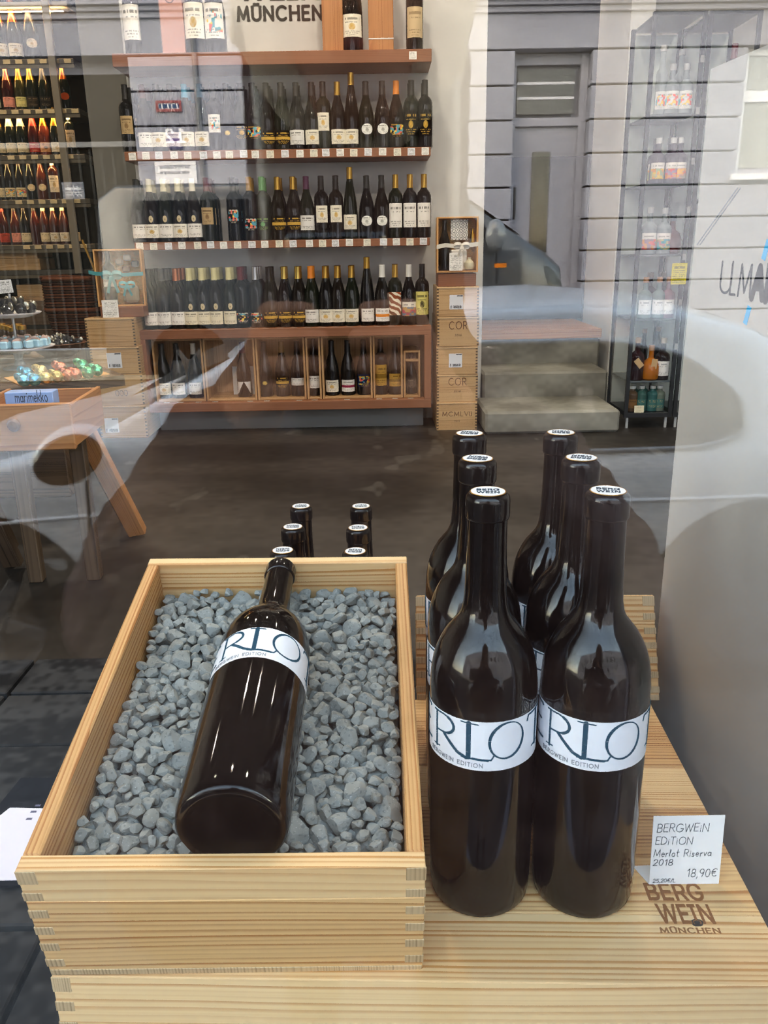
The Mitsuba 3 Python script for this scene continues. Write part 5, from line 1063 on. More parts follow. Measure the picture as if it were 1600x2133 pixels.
# bowl of dark wrapped sweets
p = atz(112, 752, TZ); bw_ = thing('sweet_bowl', 'shallow brown wooden bowl of silver-wrapped sweets on the table', 'bowl')
put(bw_, None, lathe([(0, .002), (.04, .001), (.075, .028), (.098, .055), (.102, .058), (.098, .06), (.07, .034), (.03, .012), (0, .012)], 32, '#5a3826').ply('m_satin', True), Mx(p[0], p[1]+.06, TZ+.0006))
DK, SV = '#2b2a2c', metal('#b9b4a4')
def twist_sweet(label, group, x, y, z, s, c1, c2, rz, seed):
    k = thing('wrapped_sweet', label, 'sweet', group); put(k, 'body', cached(('tw', c1, seed % 3), lambda: G().add(*crumpled(seed % 3+60, 1.0), c1).ply('m_gloss' if c1 == DK else 'm_satin', 20)), Mx(x, y, z, rz=rz, s=.014*s))
    put(k, 'wrapper_end', cached(('twe', c2, seed % 3), lambda: G().add(crumpled(seed % 3+80, 1.0)[0]*[.7, .35, .9], crumpled(1, 1)[1], c2).ply('m_metal', 12)), Mx(x+.013*math.cos(rz)*s, y+.013*math.sin(rz)*s, z+.008*s, rz=rz, s=.011*s))
for i in range(26):
    a_ = i*2.4; r_ = .078*math.sqrt((i+.5)/26); twist_sweet('dark silver-ended wrapped sweet in the brown bowl', 'wrapped sweets in the brown bowl', p[0]+r_*math.cos(a_), p[1]+.06+r_*math.sin(a_), TZ+.050+.022*(1-(r_/.08)**2)+.005*(i % 2), 1.0, DK, SV, a_*3, i)
# tiered cake stand
sc = atz(30, 772, TZ); cx, cy = sc[0], sc[1]+.05
st_ = thing('cake_stand', 'two-tier white cake stand with sweets at the left edge', 'cake stand')
z2, z1 = at(28, 727, cy)[2], at(22, 657, cy)[2]
put(st_, 'base', lathe([(0, 0), (.055, 0), (.055, .004), (.02, .012), (.012, .03), (.03, .10), (.034, z2-TZ-.012), (0, z2-TZ-.012)], 28, '#8f9496').ply('m_gloss', True), Mx(cx, cy, TZ+.0005))
for z, R in ((z2, .118), (z1, .090)): put(st_, 'plate', lathe([(0, -.004), (R*.6, -.006), (R, .006), (R+.002, .010), (R-.002, .010), (R*.6, 0), (0, 0)], 40, '#e6e6ea').ply('m_satin', True), Mx(cx, cy, z))
put(st_, 'stem', lathe([(.0045, 0), (.0045, z1-z2+.07), (0, z1-z2+.07)], 12, metal('#b9bcc2')).ply('m_metal', True), Mx(cx, cy, z2))
LBL = '#a9cfe0'
n_ = 0
for ring, (R, m_) in enumerate(((.094, 16), (.055, 9))):
    for i in range(m_):
        a_ = 2*PI*i/m_+ring; x, y = cx+R*math.cos(a_), cy+R*math.sin(a_); k = thing('cube_sweet', 'pale blue wrapped cube sweet on the lower cake-stand plate', 'sweet', 'blue cube sweets on the lower plate')
        put(k, 'cube', cached('cube', lambda: cbox((.026, .026, .024), (0, 0, .0125), LBL, .004).ply('m_satin')), Mx(x, y, z2+.0062+.004*(1-ring), rz=a_)); put(k, 'wrapper_end', cached('cubee', lambda: G().add(crumpled(9, .009)[0]*[1.5, .5, .7], crumpled(9, 1)[1], '#b79a8f').ply('m_satin', 15)), Mx(x, y, z2+.034, rz=a_*2))
for i in range(13):
    a_ = 2*PI*i/9; R = .062 if i < 9 else .025; a_ = a_ if i < 9 else i*1.6
    twist_sweet('dark silver-wrapped sweet on the upper cake-stand plate', 'dark sweets on the upper plate', cx+R*math.cos(a_), cy+R*math.sin(a_), z1+.022+(.016 if i >= 9 else 0), 1.35, DK, SV, a_+1, i)
single('price_card', 'white lettered card on top of the cake stand', 'price card', sheet(.052, .042, style('#eceae6', '#7a7872', text=3)).ply('m_label'), Mx(cx-.008, cy-.006, z1+.072, ry=-.08))
jy = A[1]+.62
for i in range(6):
    px = [0, 9, 17, 35, 43, 26][i]; q = at(px, [674, 677, 679, 675, 678, 682][i], jy); zb_ = TZ+.001; H_ = q[2]-zb_
    k = thing('preserve_jar', f'small jar with gold lid behind the cake stand, {nth(i+1)} of six', 'jar', 'gold-lidded jars behind the cake stand'); put(k, 'jar', lathe([(0, 0), (.02, 0), (.022, .003), (.022, H_*.75), (.017, H_*.85), (.017, H_*.9)], 18, '#3a2c20').ply('m_gloss', True), Mx(q[0], jy, zb_)); put(k, 'lid', lathe([(.019, H_*.86), (.0195, H_), (.0175, H_+.001), (0, H_+.001)], 18, GOLD).ply('m_metal', True), Mx(q[0], jy, zb_))
single('side_table', 'dark wooden stand under the gold-lidded jars', 'stand', wbox((.46, .22, TZ-Z_FLOOR-.001), (at(24, 678, jy)[0]-.05, jy, (TZ+Z_FLOOR)/2), 4, 0, .004).ply('m_wood'))

# ================================================================= ceiling lamps
for i, (x, y) in enumerate([(-2.6, 5.6), (-1.1, 3.6), (-.1, 3.6), (.9, 3.4), (-1.6, 1.9), (-.3, 1.8), (.9, 1.8), (2.2, 3.4), (-2.8, 3.4), (1.0, 6.2), (-.55, 2.5), (.4, 2.5)]):
    k = thing('ceiling_spot', f'warm ceiling spotlight above the shop floor, {nth(i+1)} of twelve', 'ceiling lamp', 'ceiling spotlights')
    put(k, 'housing', lathe([(0, .09), (.055, .09), (.065, .0), (.058, .0), (.05, .01), (0, .012)], 20, '#d9d9d6', sharp=40).ply('m_satin', True), Mx(x, y, Z_CEIL-.0905))
    put(k, 'lamp_disc', emit(lathe([(0, 0), (.049, 0)][::-1], 16, '#ffffff').ply('m_matte'), (LAMP_W*1.0, LAMP_W*.87, LAMP_W*.69)), Mx(x, y, Z_CEIL-.083, rx=PI))

# ================================================================= THE STREET (seen in the window's reflection)
struct('street', slab_box(-30, 30, -9.6, -1.3, Z_STREET-.1, Z_STREET, m='m_asphalt'), label='asphalt street between the shop and the houses opposite')
_s = G()
cbox((60, 1.55, .11), (0, -.545, Z_WALK-.055), '#6f6e6c', .01, _s); struct('pavement', _s.ply('m_asphalt'), label='pavement before the shop window')
struct('pavement', cbox((60, 2.3, .11), (0, -10.3, Z_WALK-.055), '#6f6e6c', .01).ply('m_concrete'), label='pavement before the houses opposite')
YF = 12.0; yfac = 2*GLASS_Y-YF
fb = thing('townhouse', 'lilac-grey rusticated townhouse across the street with door and window', 'building')
def fx(px, py=300, yp=YF): return mir(px, py, yp)[0]
def fz(px, py, yp=YF): return mir(px, py, yp)[2]
def fbox(x0, x1, z0, z1, d0, d1):      # d: metres in front of the facade plane, towards the street
    return cbox((x1-x0, d1-d0, z1-z0), ((x0+x1)/2, yfac+(d0+d1)/2, (z0+z1)/2), '#9a98a4', .006)
zj = [fz(1250, y) for y in (101, 168, 241, 313, 384, 455)]; step = (zj[0]-zj[5])/5
joints = [zj[0]-step*i for i in range(0, 10)]; joints = [z for z in joints if z > Z_WALK+.2]
zc0, zc1 = fz(1250, 24), fz(1250, -4)
xd0, xd1 = fx(1068), fx(1226); xg0, xg1 = -9.5, fx(283); xw0, xw1 = fx(1548), fx(1548)+1.25
zw0, zw1 = fz(1570, 362), fz(1570, 98); zg = fz(220, 146)
put(fb, 'body', cbox((34, 6, 9.2), (0, yfac-3.35, 3.3), '#9a98a4', .01).ply('m_plaster'))
lv = [zj[0]]+joints[1:]+[Z_WALK]
def spans(z0, z1):
    cuts = []
    zm = (z0+z1)/2
    if zm < zj[0]: cuts.append((xd0, xd1))
    if zm < zg: cuts.append((xg0, xg1))
    if zw0-.05 < zm < zw1+.2: cuts.append((xw0-.06, xw1+.06))
    out, x = [], -16.5
    for a, b in sorted(cuts): out.append((x, a)); x = b
    out.append((x, 16.5)); return out
for i in range(len(lv)-1):
    zb_, zt_ = lv[i+1], lv[i]
    for a, b in spans(zb_, zt_): put(fb, 'stone_course', fbox(a, b, zb_+.012, zt_-.012, -.36, 0).ply('m_plaster'))
put(fb, 'fascia', fbox(-16.5, 16.5, zj[0]+.012, zc0, -.36, .0).ply('m_plaster'))
g = G()
for z0, z1, d in ((zc0, zc0+.07, .05), (zc0+.07, zc0+.13, .10), (zc0+.13, zc0+.24, .16), (zc0+.24, zc0+.29, .08)): g.merge(fbox(-16.5, 16.5, z0, z1, -.36, d))
put(fb, 'cornice', g.ply('m_plaster'))
put(fb, 'upper_wall', fbox(-16.5, 16.5, zc0+.29, 7.9, -.36, -.02).ply('m_plaster'))
for x in np.arange(-12.6, 13, 2.1):
    put(fb, 'upper_window', cbox((1.05, .06, 1.9), (x, yfac-.0, zc0+1.95), '#c9c8cc', .01).ply('m_satin'))
    wk_ = [q for q in scene if q.startswith(fb+'__upper_window')][-1]; put(wk_, 'pane', cbox((.9, .02, 1.72), (x, yfac+.034, zc0+1.95), '#23262b', .004).ply('m_gloss'))
# door
dk = put(fb, 'door', fbox(xd0+.06, xd1-.06, Z_WALK+.12, fz(1145, 258), -.34, -.28).ply('m_plaster'))
zt0, zt1 = fz(1145, 232), fz(1145, 136); xm0, xm1 = fx(1080), fx(1200)
put(dk, 'frame', fbox(xd0, xd1, fz(1145, 258), fz(1145, 240), -.35, -.22).merge(fbox(xd0, xd0+.06, Z_WALK+.1, zj[0], -.35, -.2)).merge(fbox(xd1-.10, xd1, Z_WALK+.1, zj[0], -.35, -.2)).merge(fbox(xd0, xd1, zt1+.05, zj[0], -.35, -.24)).ply('m_plaster'))
put(dk, 'transom_pane', cbox((xm1-xm0, .02, zt1-zt0), ((xm0+xm1)/2, yfac-.27, (zt0+zt1)/2), '#24262b', .003).ply('m_gloss'))
for f_ in (.36, .69): put(dk, 'glazing_bar', cbox((xm1-xm0, .03, .035), ((xm0+xm1)/2, yfac-.255, zt0+f_*(zt1-zt0)), '#c3c4cc', .003).ply('m_satin'))
a_, b_ = fx(1113, 420), fx(1150, 420); put(dk, 'glass_strip', cbox((b_-a_, .02, fz(1130, 312)-Z_WALK-.4), ((a_+b_)/2, yfac-.272, (fz(1130, 312)+Z_WALK+.4)/2), '#1d1c1a', .003).ply('m_gloss'))
put(dk, 'grip', tube([[fx(1077, 430), yfac-.22, fz(1077, 388)], [fx(1077, 430), yfac-.22, fz(1077, 456)]], .018, '#2b2d30', 8).ply('m_satin', True))
put(dk, 'threshold', fbox(xd0, xd1, Z_WALK, Z_WALK+.12, -.35, .05).ply('m_concrete'))
# window at the right
wk = put(fb, 'window', fbox(xw0-.05, xw1+.05, zw0, zw1, -.30, -.24).ply('m_satin'))
zr = fz(1575, 196); put(wk, 'pane', cbox((xw1-xw0-.1, .02, zr-zw0-.14), ((xw0+xw1)/2, yfac-.23, (zr+zw0)/2+.02), '#7d7f7c', .004).ply('m_gloss')); put(wk, 'pane', cbox((xw1-xw0-.1, .02, zw1-zr-.14), ((xw0+xw1)/2, yfac-.23, (zr+zw1)/2), '#7d7f7c', .004).ply('m_gloss'))
g = G()
for q in (fbox(xw0-.05, xw0+.05, zw0, zw1, -.3, -.2), fbox(xw1-.05, xw1+.05, zw0, zw1, -.3, -.2), fbox(xw0, xw1, zr-.07, zr+.07, -.3, -.18), fbox(xw0, xw1, zw1-.06, zw1+.02, -.3, -.2), fbox((xw0+xw1)/2-.03, (xw0+xw1)/2+.03, zw0, zr, -.3, -.2)): g.merge(q)
v, f, uv = g.arr(); put(wk, 'frame', G().add(v, f, '#d6d6da').ply('m_satin')); g = fbox(xw0-.14, xw1+.14, zw0-.08, zw0, -.3, .07); put(wk, 'sill', G().add(*g.arr()[:2], '#d0d0d4').ply('m_satin'))
# garage opening at the left: dark top lights over ribbed shutter
zs = fz(220, 294)
gk = put(fb, 'gate', cbox((xg1-xg0, .06, zg-zs), ((xg0+xg1)/2, yfac-.30, (zg+zs)/2), '#121313', .004).ply('m_matte'))
put(gk, 'lintel', G().add(*fbox(xg0, xg1, zs-.05, zs+.02, -.33, -.2).arr()[:2], '#77787a').ply('m_matte'))
put(gk, 'ribbed_panel', cbox((xg1-xg0, .05, zs-.05-Z_WALK), ((xg0+xg1)/2, yfac-.31, (zs-.05+Z_WALK)/2), '#1c1d1c', .004).ply('m_matte'))
g = G()
for x in np.arange(xg0+.05, xg1-.03, .155): cbox((.035, .03, zs-.06-Z_WALK), (x, yfac-.275, (zs-.05+Z_WALK)/2), '#343534', .004, g)
put(gk, 'ribs', g.ply('m_matte'), kind='stuff')
# pilaster edge, signs
xp = fx(412, 200); put(fb, 'downpipe', tube([[xp, yfac+.03, zc0], [xp, yfac+.03, Z_WALK]], .035, '#5d5f68', 10).ply('m_satin', True))
def sign(name, label, cat, pa, pb, base, border=None, dep=.02):
    a, b = mir(*pa, YF), mir(*pb, YF); x0, x1, z0, z1 = min(a[0], b[0]), max(a[0], b[0]), min(a[2], b[2]), max(a[2], b[2]); k = thing(name, label, cat)
    put(k, 'board', cbox((x1-x0, dep, z1-z0), ((x0+x1)/2, yfac+dep/2+.001, (z0+z1)/2), base, .003).ply('m_satin'))
    if border:
        g = G(); t = .035
        for q in ((x0, x1, z0, z0+t), (x0, x1, z1-t, z1), (x0, x0+t, z0, z1), (x1-t, x1, z0, z1)): cbox((q[1]-q[0], .012, q[3]-q[2]), ((q[0]+q[1])/2, yfac+dep+.004, (q[2]+q[3])/2), border, .002, g)
        put(k, 'border', g.ply('m_satin'))
    return k, (x0, x1, z0, z1)
def lines(k, r, rows_, col, bold=False):
    x0, x1, z0, z1 = r; g = G(); rg = np.random.default_rng(8)
    for fz_, h_ in rows_:
        x = x0+.12*(x1-x0)
        while x < x1-.15*(x1-x0):
            w_ = rg.uniform(.02, .06); cbox((w_, .004, h_), (x+w_/2, yfac+.024, z0+fz_*(z1-z0)), col, .001, g); x += w_+.018
    put(k, 'print', g.ply('m_matte'))
k, r = sign('wall_sign', 'white sign with dark red border on the house opposite', 'sign', (324, 210), (380, 233), '#d9dbe2', '#7a2432'); lines(k, r, ((.5, .05),), '#3a4a6a')
k, r = sign('house_number', 'blue enamel house number 12 on the house opposite', 'house number', (350, 274), (382, 311), '#1d2358')
v, f = bold_text('12', .17, 1.0); x0, x1, z0, z1 = r; M = Mx((x0+x1)/2, yfac+.0225, z0+.08, rx=PI/2, rz=PI); put(k, 'lettering', G().add(v @ M[:3, :3].T+M[:3, 3], f, '#e9e9ee').ply('m_matte'))
k, r = sign('notice', 'large white notice under the house number opposite', 'notice', (322, 337), (412, 382), '#d9d9e0'); lines(k, r, ((.8, .018), (.72, .018), (.5, .03)), '#8a8a94')
k, r = sign('notice', 'grey bordered notice on the gate opposite', 'notice', (129, 380), (178, 415), '#aeb2bd', '#5d6270'); lines(k, r, ((.78, .035), (.5, .02), (.35, .02), (.2, .02)), '#6a6f7c')

# ---------------------------------------------------------------- vehicles
def loft(stations, c, g=None):
    """Body skin from cross sections: each is a list of (y, z) from the near rocker over the roof to the far rocker, at its x."""
    g = g or G(); n = len(stations[0][1]); V = np.vstack([[(x, y, z) for y, z in s] for x, s in stations]); Fc = []
    for i in range(len(stations)-1):
        for j in range(n-1): Fc.append([i*n+j, (i+1)*n+j, (i+1)*n+j+1, i*n+j+1])
    g.add(V, Fc, c)
    for k in (0, len(stations)-1):
        ring = V[k*n:(k+1)*n]; cen = ring.mean(0); vv = np.vstack([[cen], ring]); g.add(vv, [[0, j+1, (j+1) % n+1] for j in range(n)], c)
    return g
def interp_prof(keys, xs): 
    k = np.array(keys, float); return [np.interp(xs, k[:, 0], k[:, i]) for i in range(1, k.shape[1])]
def vehicle(name, label, cat, x_keys, yc, hw, zb, col, n_st=60):
    """x_keys rows: x, belt height, roof height, width factor at the belt, at the roof (above the street)."""
    k = thing(name, label, cat); xs_ = np.unique(np.concatenate([np.linspace(x_keys[0][0], x_keys[-1][0], n_st), [r[0] for r in x_keys]])); belt, roof, wb, wr = interp_prof(x_keys, xs_); st = []
    for x, b, r, fb_, fr_ in zip(xs_, belt, roof, wb, wr):
        h = [(.93*fb_, zb), (.985*fb_, zb+.12), (1.0*fb_, zb+(b-zb)*.55), (.995*fb_, zb+(b-zb)*.80), (.975*fb_, zb+(b-zb)*.95), (.945*fb_, b)]
        gh = max(r-b, .004); h += [(.945*fb_+(fr_-.945*fb_)*t, b+gh*q) for t, q in ((.22, .25), (.48, .55), (.72, .80), (.86, .91), (1.0, .97))]; h += [(fr_*.8, r-.003*gh), (fr_*.4, r+.012*min(1, gh*4)), ]
        half = [(yc+hw*a, Z_STREET+z) for a, z in h]; far = [(yc-hw*a, Z_STREET+z) for a, z in h][::-1]; st.append((x, half+[(yc, Z_STREET+r+.016*min(1, gh*4))]+far))
    g = loft(st, col); put(k, 'body', g.ply('m_carpaint', True))
    def side(x, z, off=.004, near=1):       # a point on the near side skin
        b, r, fb_, fr_ = [float(np.interp(x, xs_, q)) for q in (belt, roof, wb, wr)]; zz_ = z
        zs_ = [zb, zb+.12, zb+(b-zb)*.55, zb+(b-zb)*.80, zb+(b-zb)*.95, b]+[b+max(r-b, .004)*q for q in (.25, .55, .80, .91, .97)]; ys_ = [.93*fb_, .985*fb_, fb_, .995*fb_, .975*fb_, .945*fb_]+[.945*fb_+(fr_-.945*fb_)*t for t in (.22, .48, .72, .86, 1.0)]
        return np.array([x, yc+near*(hw*float(np.interp(zz_, zs_, ys_))+off), Z_STREET+z])
    return k, side
def patch(side, poly, off, c, near=1, res=.05):
    """A panel lying on the vehicle's side: poly in (x, height above the street)."""
    P = Polygon(poly); g = G(); x0, z0, x1, z1 = P.bounds
    for a in np.arange(x0, x1, res*2):
        for b in np.arange(z0, z1, res):
            s = P.intersection(sbox(a, b, a+res*2, b+res))
            for q in getattr(s, 'geoms', [s]):
                if q.geom_type != 'Polygon' or q.area < 1e-8: continue
                try: vv, ff = trimesh.creation.triangulate_polygon(q, engine='earcut')
                except Exception: continue
                g.add(np.array([side(x, z, off, near) for x, z in vv]), ff, c)
    return g
def smooth_poly(pts, n=8):
    p = np.array(pts, float); out = []
    for i in range(len(p)):
        a, b, c = p[i-1], p[i], p[(i+1) % len(p)]; l0 = b+(a-b)*min(.30, .09/max(np.linalg.norm(a-b), 1e-6)); l1 = b+(c-b)*min(.30, .09/max(np.linalg.norm(c-b), 1e-6))
        for t in np.linspace(0, 1, n): out.append((1-t)**2*l0+2*t*(1-t)*b+t*t*l1)
    return [tuple(q) for q in out]
def wheel(k, x, yc, r, w, side=1):
    wk_ = put(k, 'wheel', lathe([(r*.62, -w/2), (r*.92, -w/2), (r, -w/2+.03), (r, w/2-.03), (r*.92, w/2), (r*.62, w/2)], 36, '#151515', sharp=40).ply('m_matte', True), Mx(x, yc, Z_STREET+r+.001, rx=PI/2))
    g = lathe([(0, w/2-.035), (.04, w/2-.02), (.06, w/2-.04), (r*.55, w/2-.05), (r*.62, w/2-.01)], 30, '#33353a', sharp=30)
    for i in range(5): v_, f_ = bev((.05, r*.5, .02), (0, r*.36, w/2-.028), .005); g.tm(trimesh.Trimesh(v_, f_, process=False), '#3c3e43', Mx(rz=i*2*PI/5))
    put(wk_, 'rim', g.ply('m_satin'), Mx(x, yc, Z_STREET+r+.001, rx=-PI/2 if side > 0 else PI/2))
def C(px, py, yp=2.5): p = mir(px, py, yp); return p[0], p[2]-Z_STREET
# the white car at the kerb
cy_, chw = -1.87-.84, .84
belt0 = C(1480, 955)[1]; roofz = C(1300, 642)[1]+.015; bl = C(180, 925)[1]
keys = [(-2.02, .50, .505, .70, .50), (-1.95, .62, .625, .82, .62), (-1.75, .70, .71, .93, .78), (-1.40, .76, .775, .985, .86), (-.98, bl-.02, bl-.005, 1.0, .90), (-.86, bl, bl+.03, 1.0, .90), (-.38, bl+.03, C(530, 740)[1]+.02, 1.0, .80), (-.05, belt0+.01, roofz-.06, 1.0, .76), (.25, belt0+.01, roofz-.01, 1.0, .74), (.65, belt0+.01, roofz, 1.0, .74), (1.0, belt0+.02, roofz-.03, 1.0, .73), (1.22, belt0+.03, roofz-.09, .99, .73), (1.45, belt0+.03, roofz-.21, .97, .74), (1.62, belt0, belt0+.08, .93, .74), (1.72, .72, .725, .86, .70), (1.76, .45, .455, .8, .6)]
car, cside = vehicle('car', 'white car parked close to the shop window, seen as a reflection', 'car', keys, cy_, chw, .20, '#d9dadd')
rw0, rw1 = C(1590, 880), C(1370, 690)
poly = [(-.66, bl+.045), (-.36, C(470, 790)[1]), (-.02, roofz-.165), (.3, roofz-.125), (.75, roofz-.125), (.98, roofz-.17), (1.16, roofz-.30), (1.17, belt0+.07), (1.02, belt0+.03), (.2, belt0+.02), (-.3, belt0)]
for nr in (1, -1):
    put(car, 'side_glass', patch(cside, smooth_poly(poly), .006, '#0c0d0e', nr).ply('m_gloss'))
    ps = smooth_poly(poly); put(car, 'glass_trim', tube([cside(x, z, .006, nr) for x, z in ps+ps[:1]], .008, '#8d9095', 6).ply('m_satin', True))
for x in (.28,): put(car, 'pillar', tube([cside(x, z, .008, 1) for z in np.linspace(belt0+.02, roofz-.125, 6)], .022, '#121314', 6).ply('m_satin', True))
sx_ = [C(180, y)[0]+.012*math.sin((y-1030)/200*PI) for y in (960, 1030, 1100, 1170, 1240, 1300)]
put(car, 'door_seam', tube([cside(C(180, y)[0]+.02*math.sin((y-960)/340*PI), C(180, y)[1], .001) for y in range(960, 1330, 30)], .006, '#26282a', 6).ply('m_matte', True))
put(car, 'crease', tube([cside(x, float(np.interp(x, [-1.7, -.9, 1.5], [.60, .66, .68])), -.002) for x in np.linspace(-1.6, 1.5, 40)], .008, '#d9dadd', 6).ply('m_carpaint', True))
mx, mz = C(118, 1170); put(car, 'marker_lamp', patch(cside, smooth_poly([(mx-.045, mz-.02), (mx+.045, mz-.02), (mx+.045, mz+.02), (mx-.045, mz+.02)]), .008, '#8a8d90', res=.02).ply('m_gloss'))
mp = mir(150, 948, 2.36); ell = trimesh.creation.icosphere(subdivisions=3); v = np.array(ell.vertices)*[.125, .075, .085]; v = v @ Rot.from_euler('y', -.42).as_matrix().T
mk = put(car, 'mirror', G().add(v, ell.faces, '#cfd0d3').ply('m_carpaint', True), Mx(*mp)); v2 = np.array(ell.vertices)*[.108, .02, .068] @ Rot.from_euler('y', -.42).as_matrix().T; put(mk, 'mirror_glass', G().add(v2, ell.faces, '#191715').ply('m_gloss', True), Mx(mp[0]+.008, mp[1]+.066, mp[2]))
put(car, 'mirror_arm', tube([mp, [mp[0]+.03, mp[1]-.12, mp[2]-.03]], .025, '#232426', 8).ply('m_satin', True))
for xw in (-1.28, 1.22):
    for nr in (1, -1):
        th_ = np.linspace(0, 2*PI, 40, endpoint=False); pl_ = [(xw+.36*math.cos(t), max(.31+.36*math.sin(t), .205)) for t in th_]; put(car, 'wheel_arch', patch(cside, pl_, .003, '#0e0e0f', nr, .06).ply('m_matte'))
        wheel(car, xw, cy_+nr*(chw-.07), .30, .19, nr)
for nr in (1, -1): put(car, 'head_lamp', patch(cside, smooth_poly([(-1.92, .56), (-1.62, .60), (-1.55, .68), (-1.75, .68), (-1.9, .63)]), .006, '#9aa0a6', nr, .03).ply('m_gloss'))
for nr in (1, -1): put(car, 'tail_lamp', patch(cside, smooth_poly([(1.52, .62), (1.68, .62), (1.66, .78), (1.5, .80)]), .006, '#7a1512', nr, .03).ply('m_gloss'))
v = np.array([cside(x, z, .0, s)+[0, 0, .012] for s in (1, -1) for x, z in ((-.80, bl+.06), (-.12, roofz-.10))]); v[:, 1] = cy_+(v[:, 1]-cy_)*.86; v = v[[0, 1, 3, 2]]; v[:, 2] += .045
put(car, 'windscreen', G().add(v, [[0, 1, 2, 3]], '#101214').ply('m_gloss'))
# the silver van parked opposite
VY = 8.4; vyn = 2*GLASS_Y-VY
def V(px, py): return C(px, py, VY)
vr = V(1190, 600)[0]; vl = V(180, 420)[0]; vroof = V(600, 374)[1]; vbelt = V(1060, 505)[1]; nose = V(1165, 545)
ax = V(985, 430)[0]; cowl = V(1095, 500)
keys = [(vl, .55, 1.6, .93, .80), (vl+.06, vbelt-.05, vroof-.12, .98, .84), (vl+.25, vbelt, vroof, 1.0, .86), (ax-.75, vbelt, vroof, 1.0, .86), (ax-.35, vbelt, vroof-.04, 1.0, .84), (ax, vbelt-.02, V(985, 430)[1]+.04, 1.0, .86), (cowl[0], cowl[1]-.05, cowl[1]+.01, .99, .88), (nose[0]-.12, V(1130, 525)[1]-.05, V(1130, 525)[1], .97, .84), (nose[0]+.04, nose[1]-.08, nose[1]-.04, .92, .78), (vr, .62, .63, .86, .66), (vr+.05, .42, .425, .80, .6)]
van, vside = vehicle('van', 'grey van parked across the street, its nose to the right, seen as a reflection', 'van', keys, vyn-.93, .93, .25, '#3a3e43')
for nr in (1, -1):
    put(van, 'door_glass', patch(vside, smooth_poly([(ax-.55, vbelt+.05), (ax-.50, vroof-.16), (ax-.22, vroof-.20), (cowl[0]-.32, vbelt+.10), (cowl[0]-.30, vbelt+.05)]), .006, '#14161a', nr).ply('m_gloss'))
    put(van, 'side_glass', patch(vside, smooth_poly([(vl+.35, vbelt+.05), (vl+.35, vroof-.16), (ax-.75, vroof-.16), (ax-.75, vbelt+.05)]), .006, '#14161a', nr, .09).ply('m_gloss'))
    hx0, hz0 = V(1132, 553); put(van, 'head_lamp', patch(vside, smooth_poly([(hx0, hz0+.02), (nose[0]-.02, nose[1]-.10), (nose[0]+.05, nose[1]-.20), (nose[0]+.05, nose[1]-.30), (hx0+.1, nose[1]-.32)]), .008, '#1f2328', nr, .03).ply('m_gloss'))
v = []
for x, z, f_ in ((cowl[0]-.02, cowl[1]+.03, .80), (ax+.0, V(985, 430)[1]+.05, .78)):
    for s in (1, -1): v.append([x, vyn-.93+s*.93*f_, Z_STREET+z+.02])
put(van, 'windscreen', G().add(np.array(v)[[0, 1, 3, 2]], [[0, 1, 2, 3]], '#12151a').ply('m_gloss'))
p = mir(1033, 490, VY-.12); g = G().add(np.array(ell.vertices)*[.10, .07, .15], ell.faces, '#6f747b'); put(van, 'mirror', g.ply('m_carpaint', True), Mx(*p)); put(van, 'mirror_arm', tube([p, p+np.array([.0, -.2, -.05])], .03, '#202225', 8).ply('m_satin', True))
ix, iz = V(1043, 553); put(van, 'indicator', patch(vside, [(ix-.06, iz-.02), (ix+.06, iz-.02), (ix+.06, iz+.02), (ix-.06, iz+.02)], .008, '#d8721a', res=.03).ply('m_gloss'))
put(van, 'door_seam', tube([vside(V(1035, y)[0], V(1035, y)[1], .001) for y in range(505, 620, 12)], .007, '#2c2f33', 6).ply('m_matte', True))
for xw in (V(1085, 620)[0], vl+.85):
    for nr in (1, -1):
        th_ = np.linspace(0, 2*PI, 40, endpoint=False); put(van, 'wheel_arch', patch(vside, [(xw+.41*math.cos(t), max(.36+.41*math.sin(t), .255)) for t in th_], .003, '#0e0e0f', nr, .08).ply('m_matte')); wheel(van, xw, vyn-.93+nr*.85, .34, .22, nr)

# ---------------------------------------------------------------- the photographer
def sph(c, r, seg=10): return m3.Manifold.sphere(r, seg*2).translate([float(x) for x in c])
def bone(a, b, ra, rb): return m3.Manifold.batch_hull([sph(a, ra), sph(b, rb)])
def chain(pts): return [bone(pts[i][:3], pts[i+1][:3], pts[i][3], pts[i+1][3]) for i in range(len(pts)-1)]
def solid(parts, ref, it=8):
    m = m3.Manifold.batch_boolean(parts, m3.OpType.Add).refine_to_length(ref).to_mesh(); t = trimesh.Trimesh(m.vert_properties[:, :3], m.tri_verts, process=True)
    trimesh.smoothing.filter_taubin(t, iterations=it); return t
HX = -.015
pk = thing('person', 'photographer in a fuzzy dark coat with a pale fur hood holding up a phone', 'person')
parts = chain([(HX, -.355, .305, .088), (HX, -.33, .22, .075), (HX, -.315, .155, .052)]) + chain([(HX, -.37, .25, .095), (HX, -.375, .285, .09)])     # skull, jaw
parts += chain([(HX, -.38, .17, .058), (HX, -.44, -.20, .05)]) + [bone((HX-.13, -.45, -.26), (HX+.13, -.45, -.26), .06, .06)]
parts += [m3.Manifold.batch_hull([sph((HX-.11, -.46, -.29), .075), sph((HX+.11, -.46, -.29), .075), sph((HX-.10, -.43, -.50), .10), sph((HX+.10, -.43, -.50), .10)])]
for s in (-1, 1): parts += chain([(HX+s*.09, -.43, -.52, .085), (HX+s*.10, -.42, -.92, .055), (HX+s*.11, -.45, -1.25, .040), (HX+s*.115, -.44, -1.285, .038), (HX+s*.13, -.31, -1.30, .030)])
PH = np.array([-.027, -.012, -.062])          # centre of the phone
WR = {}
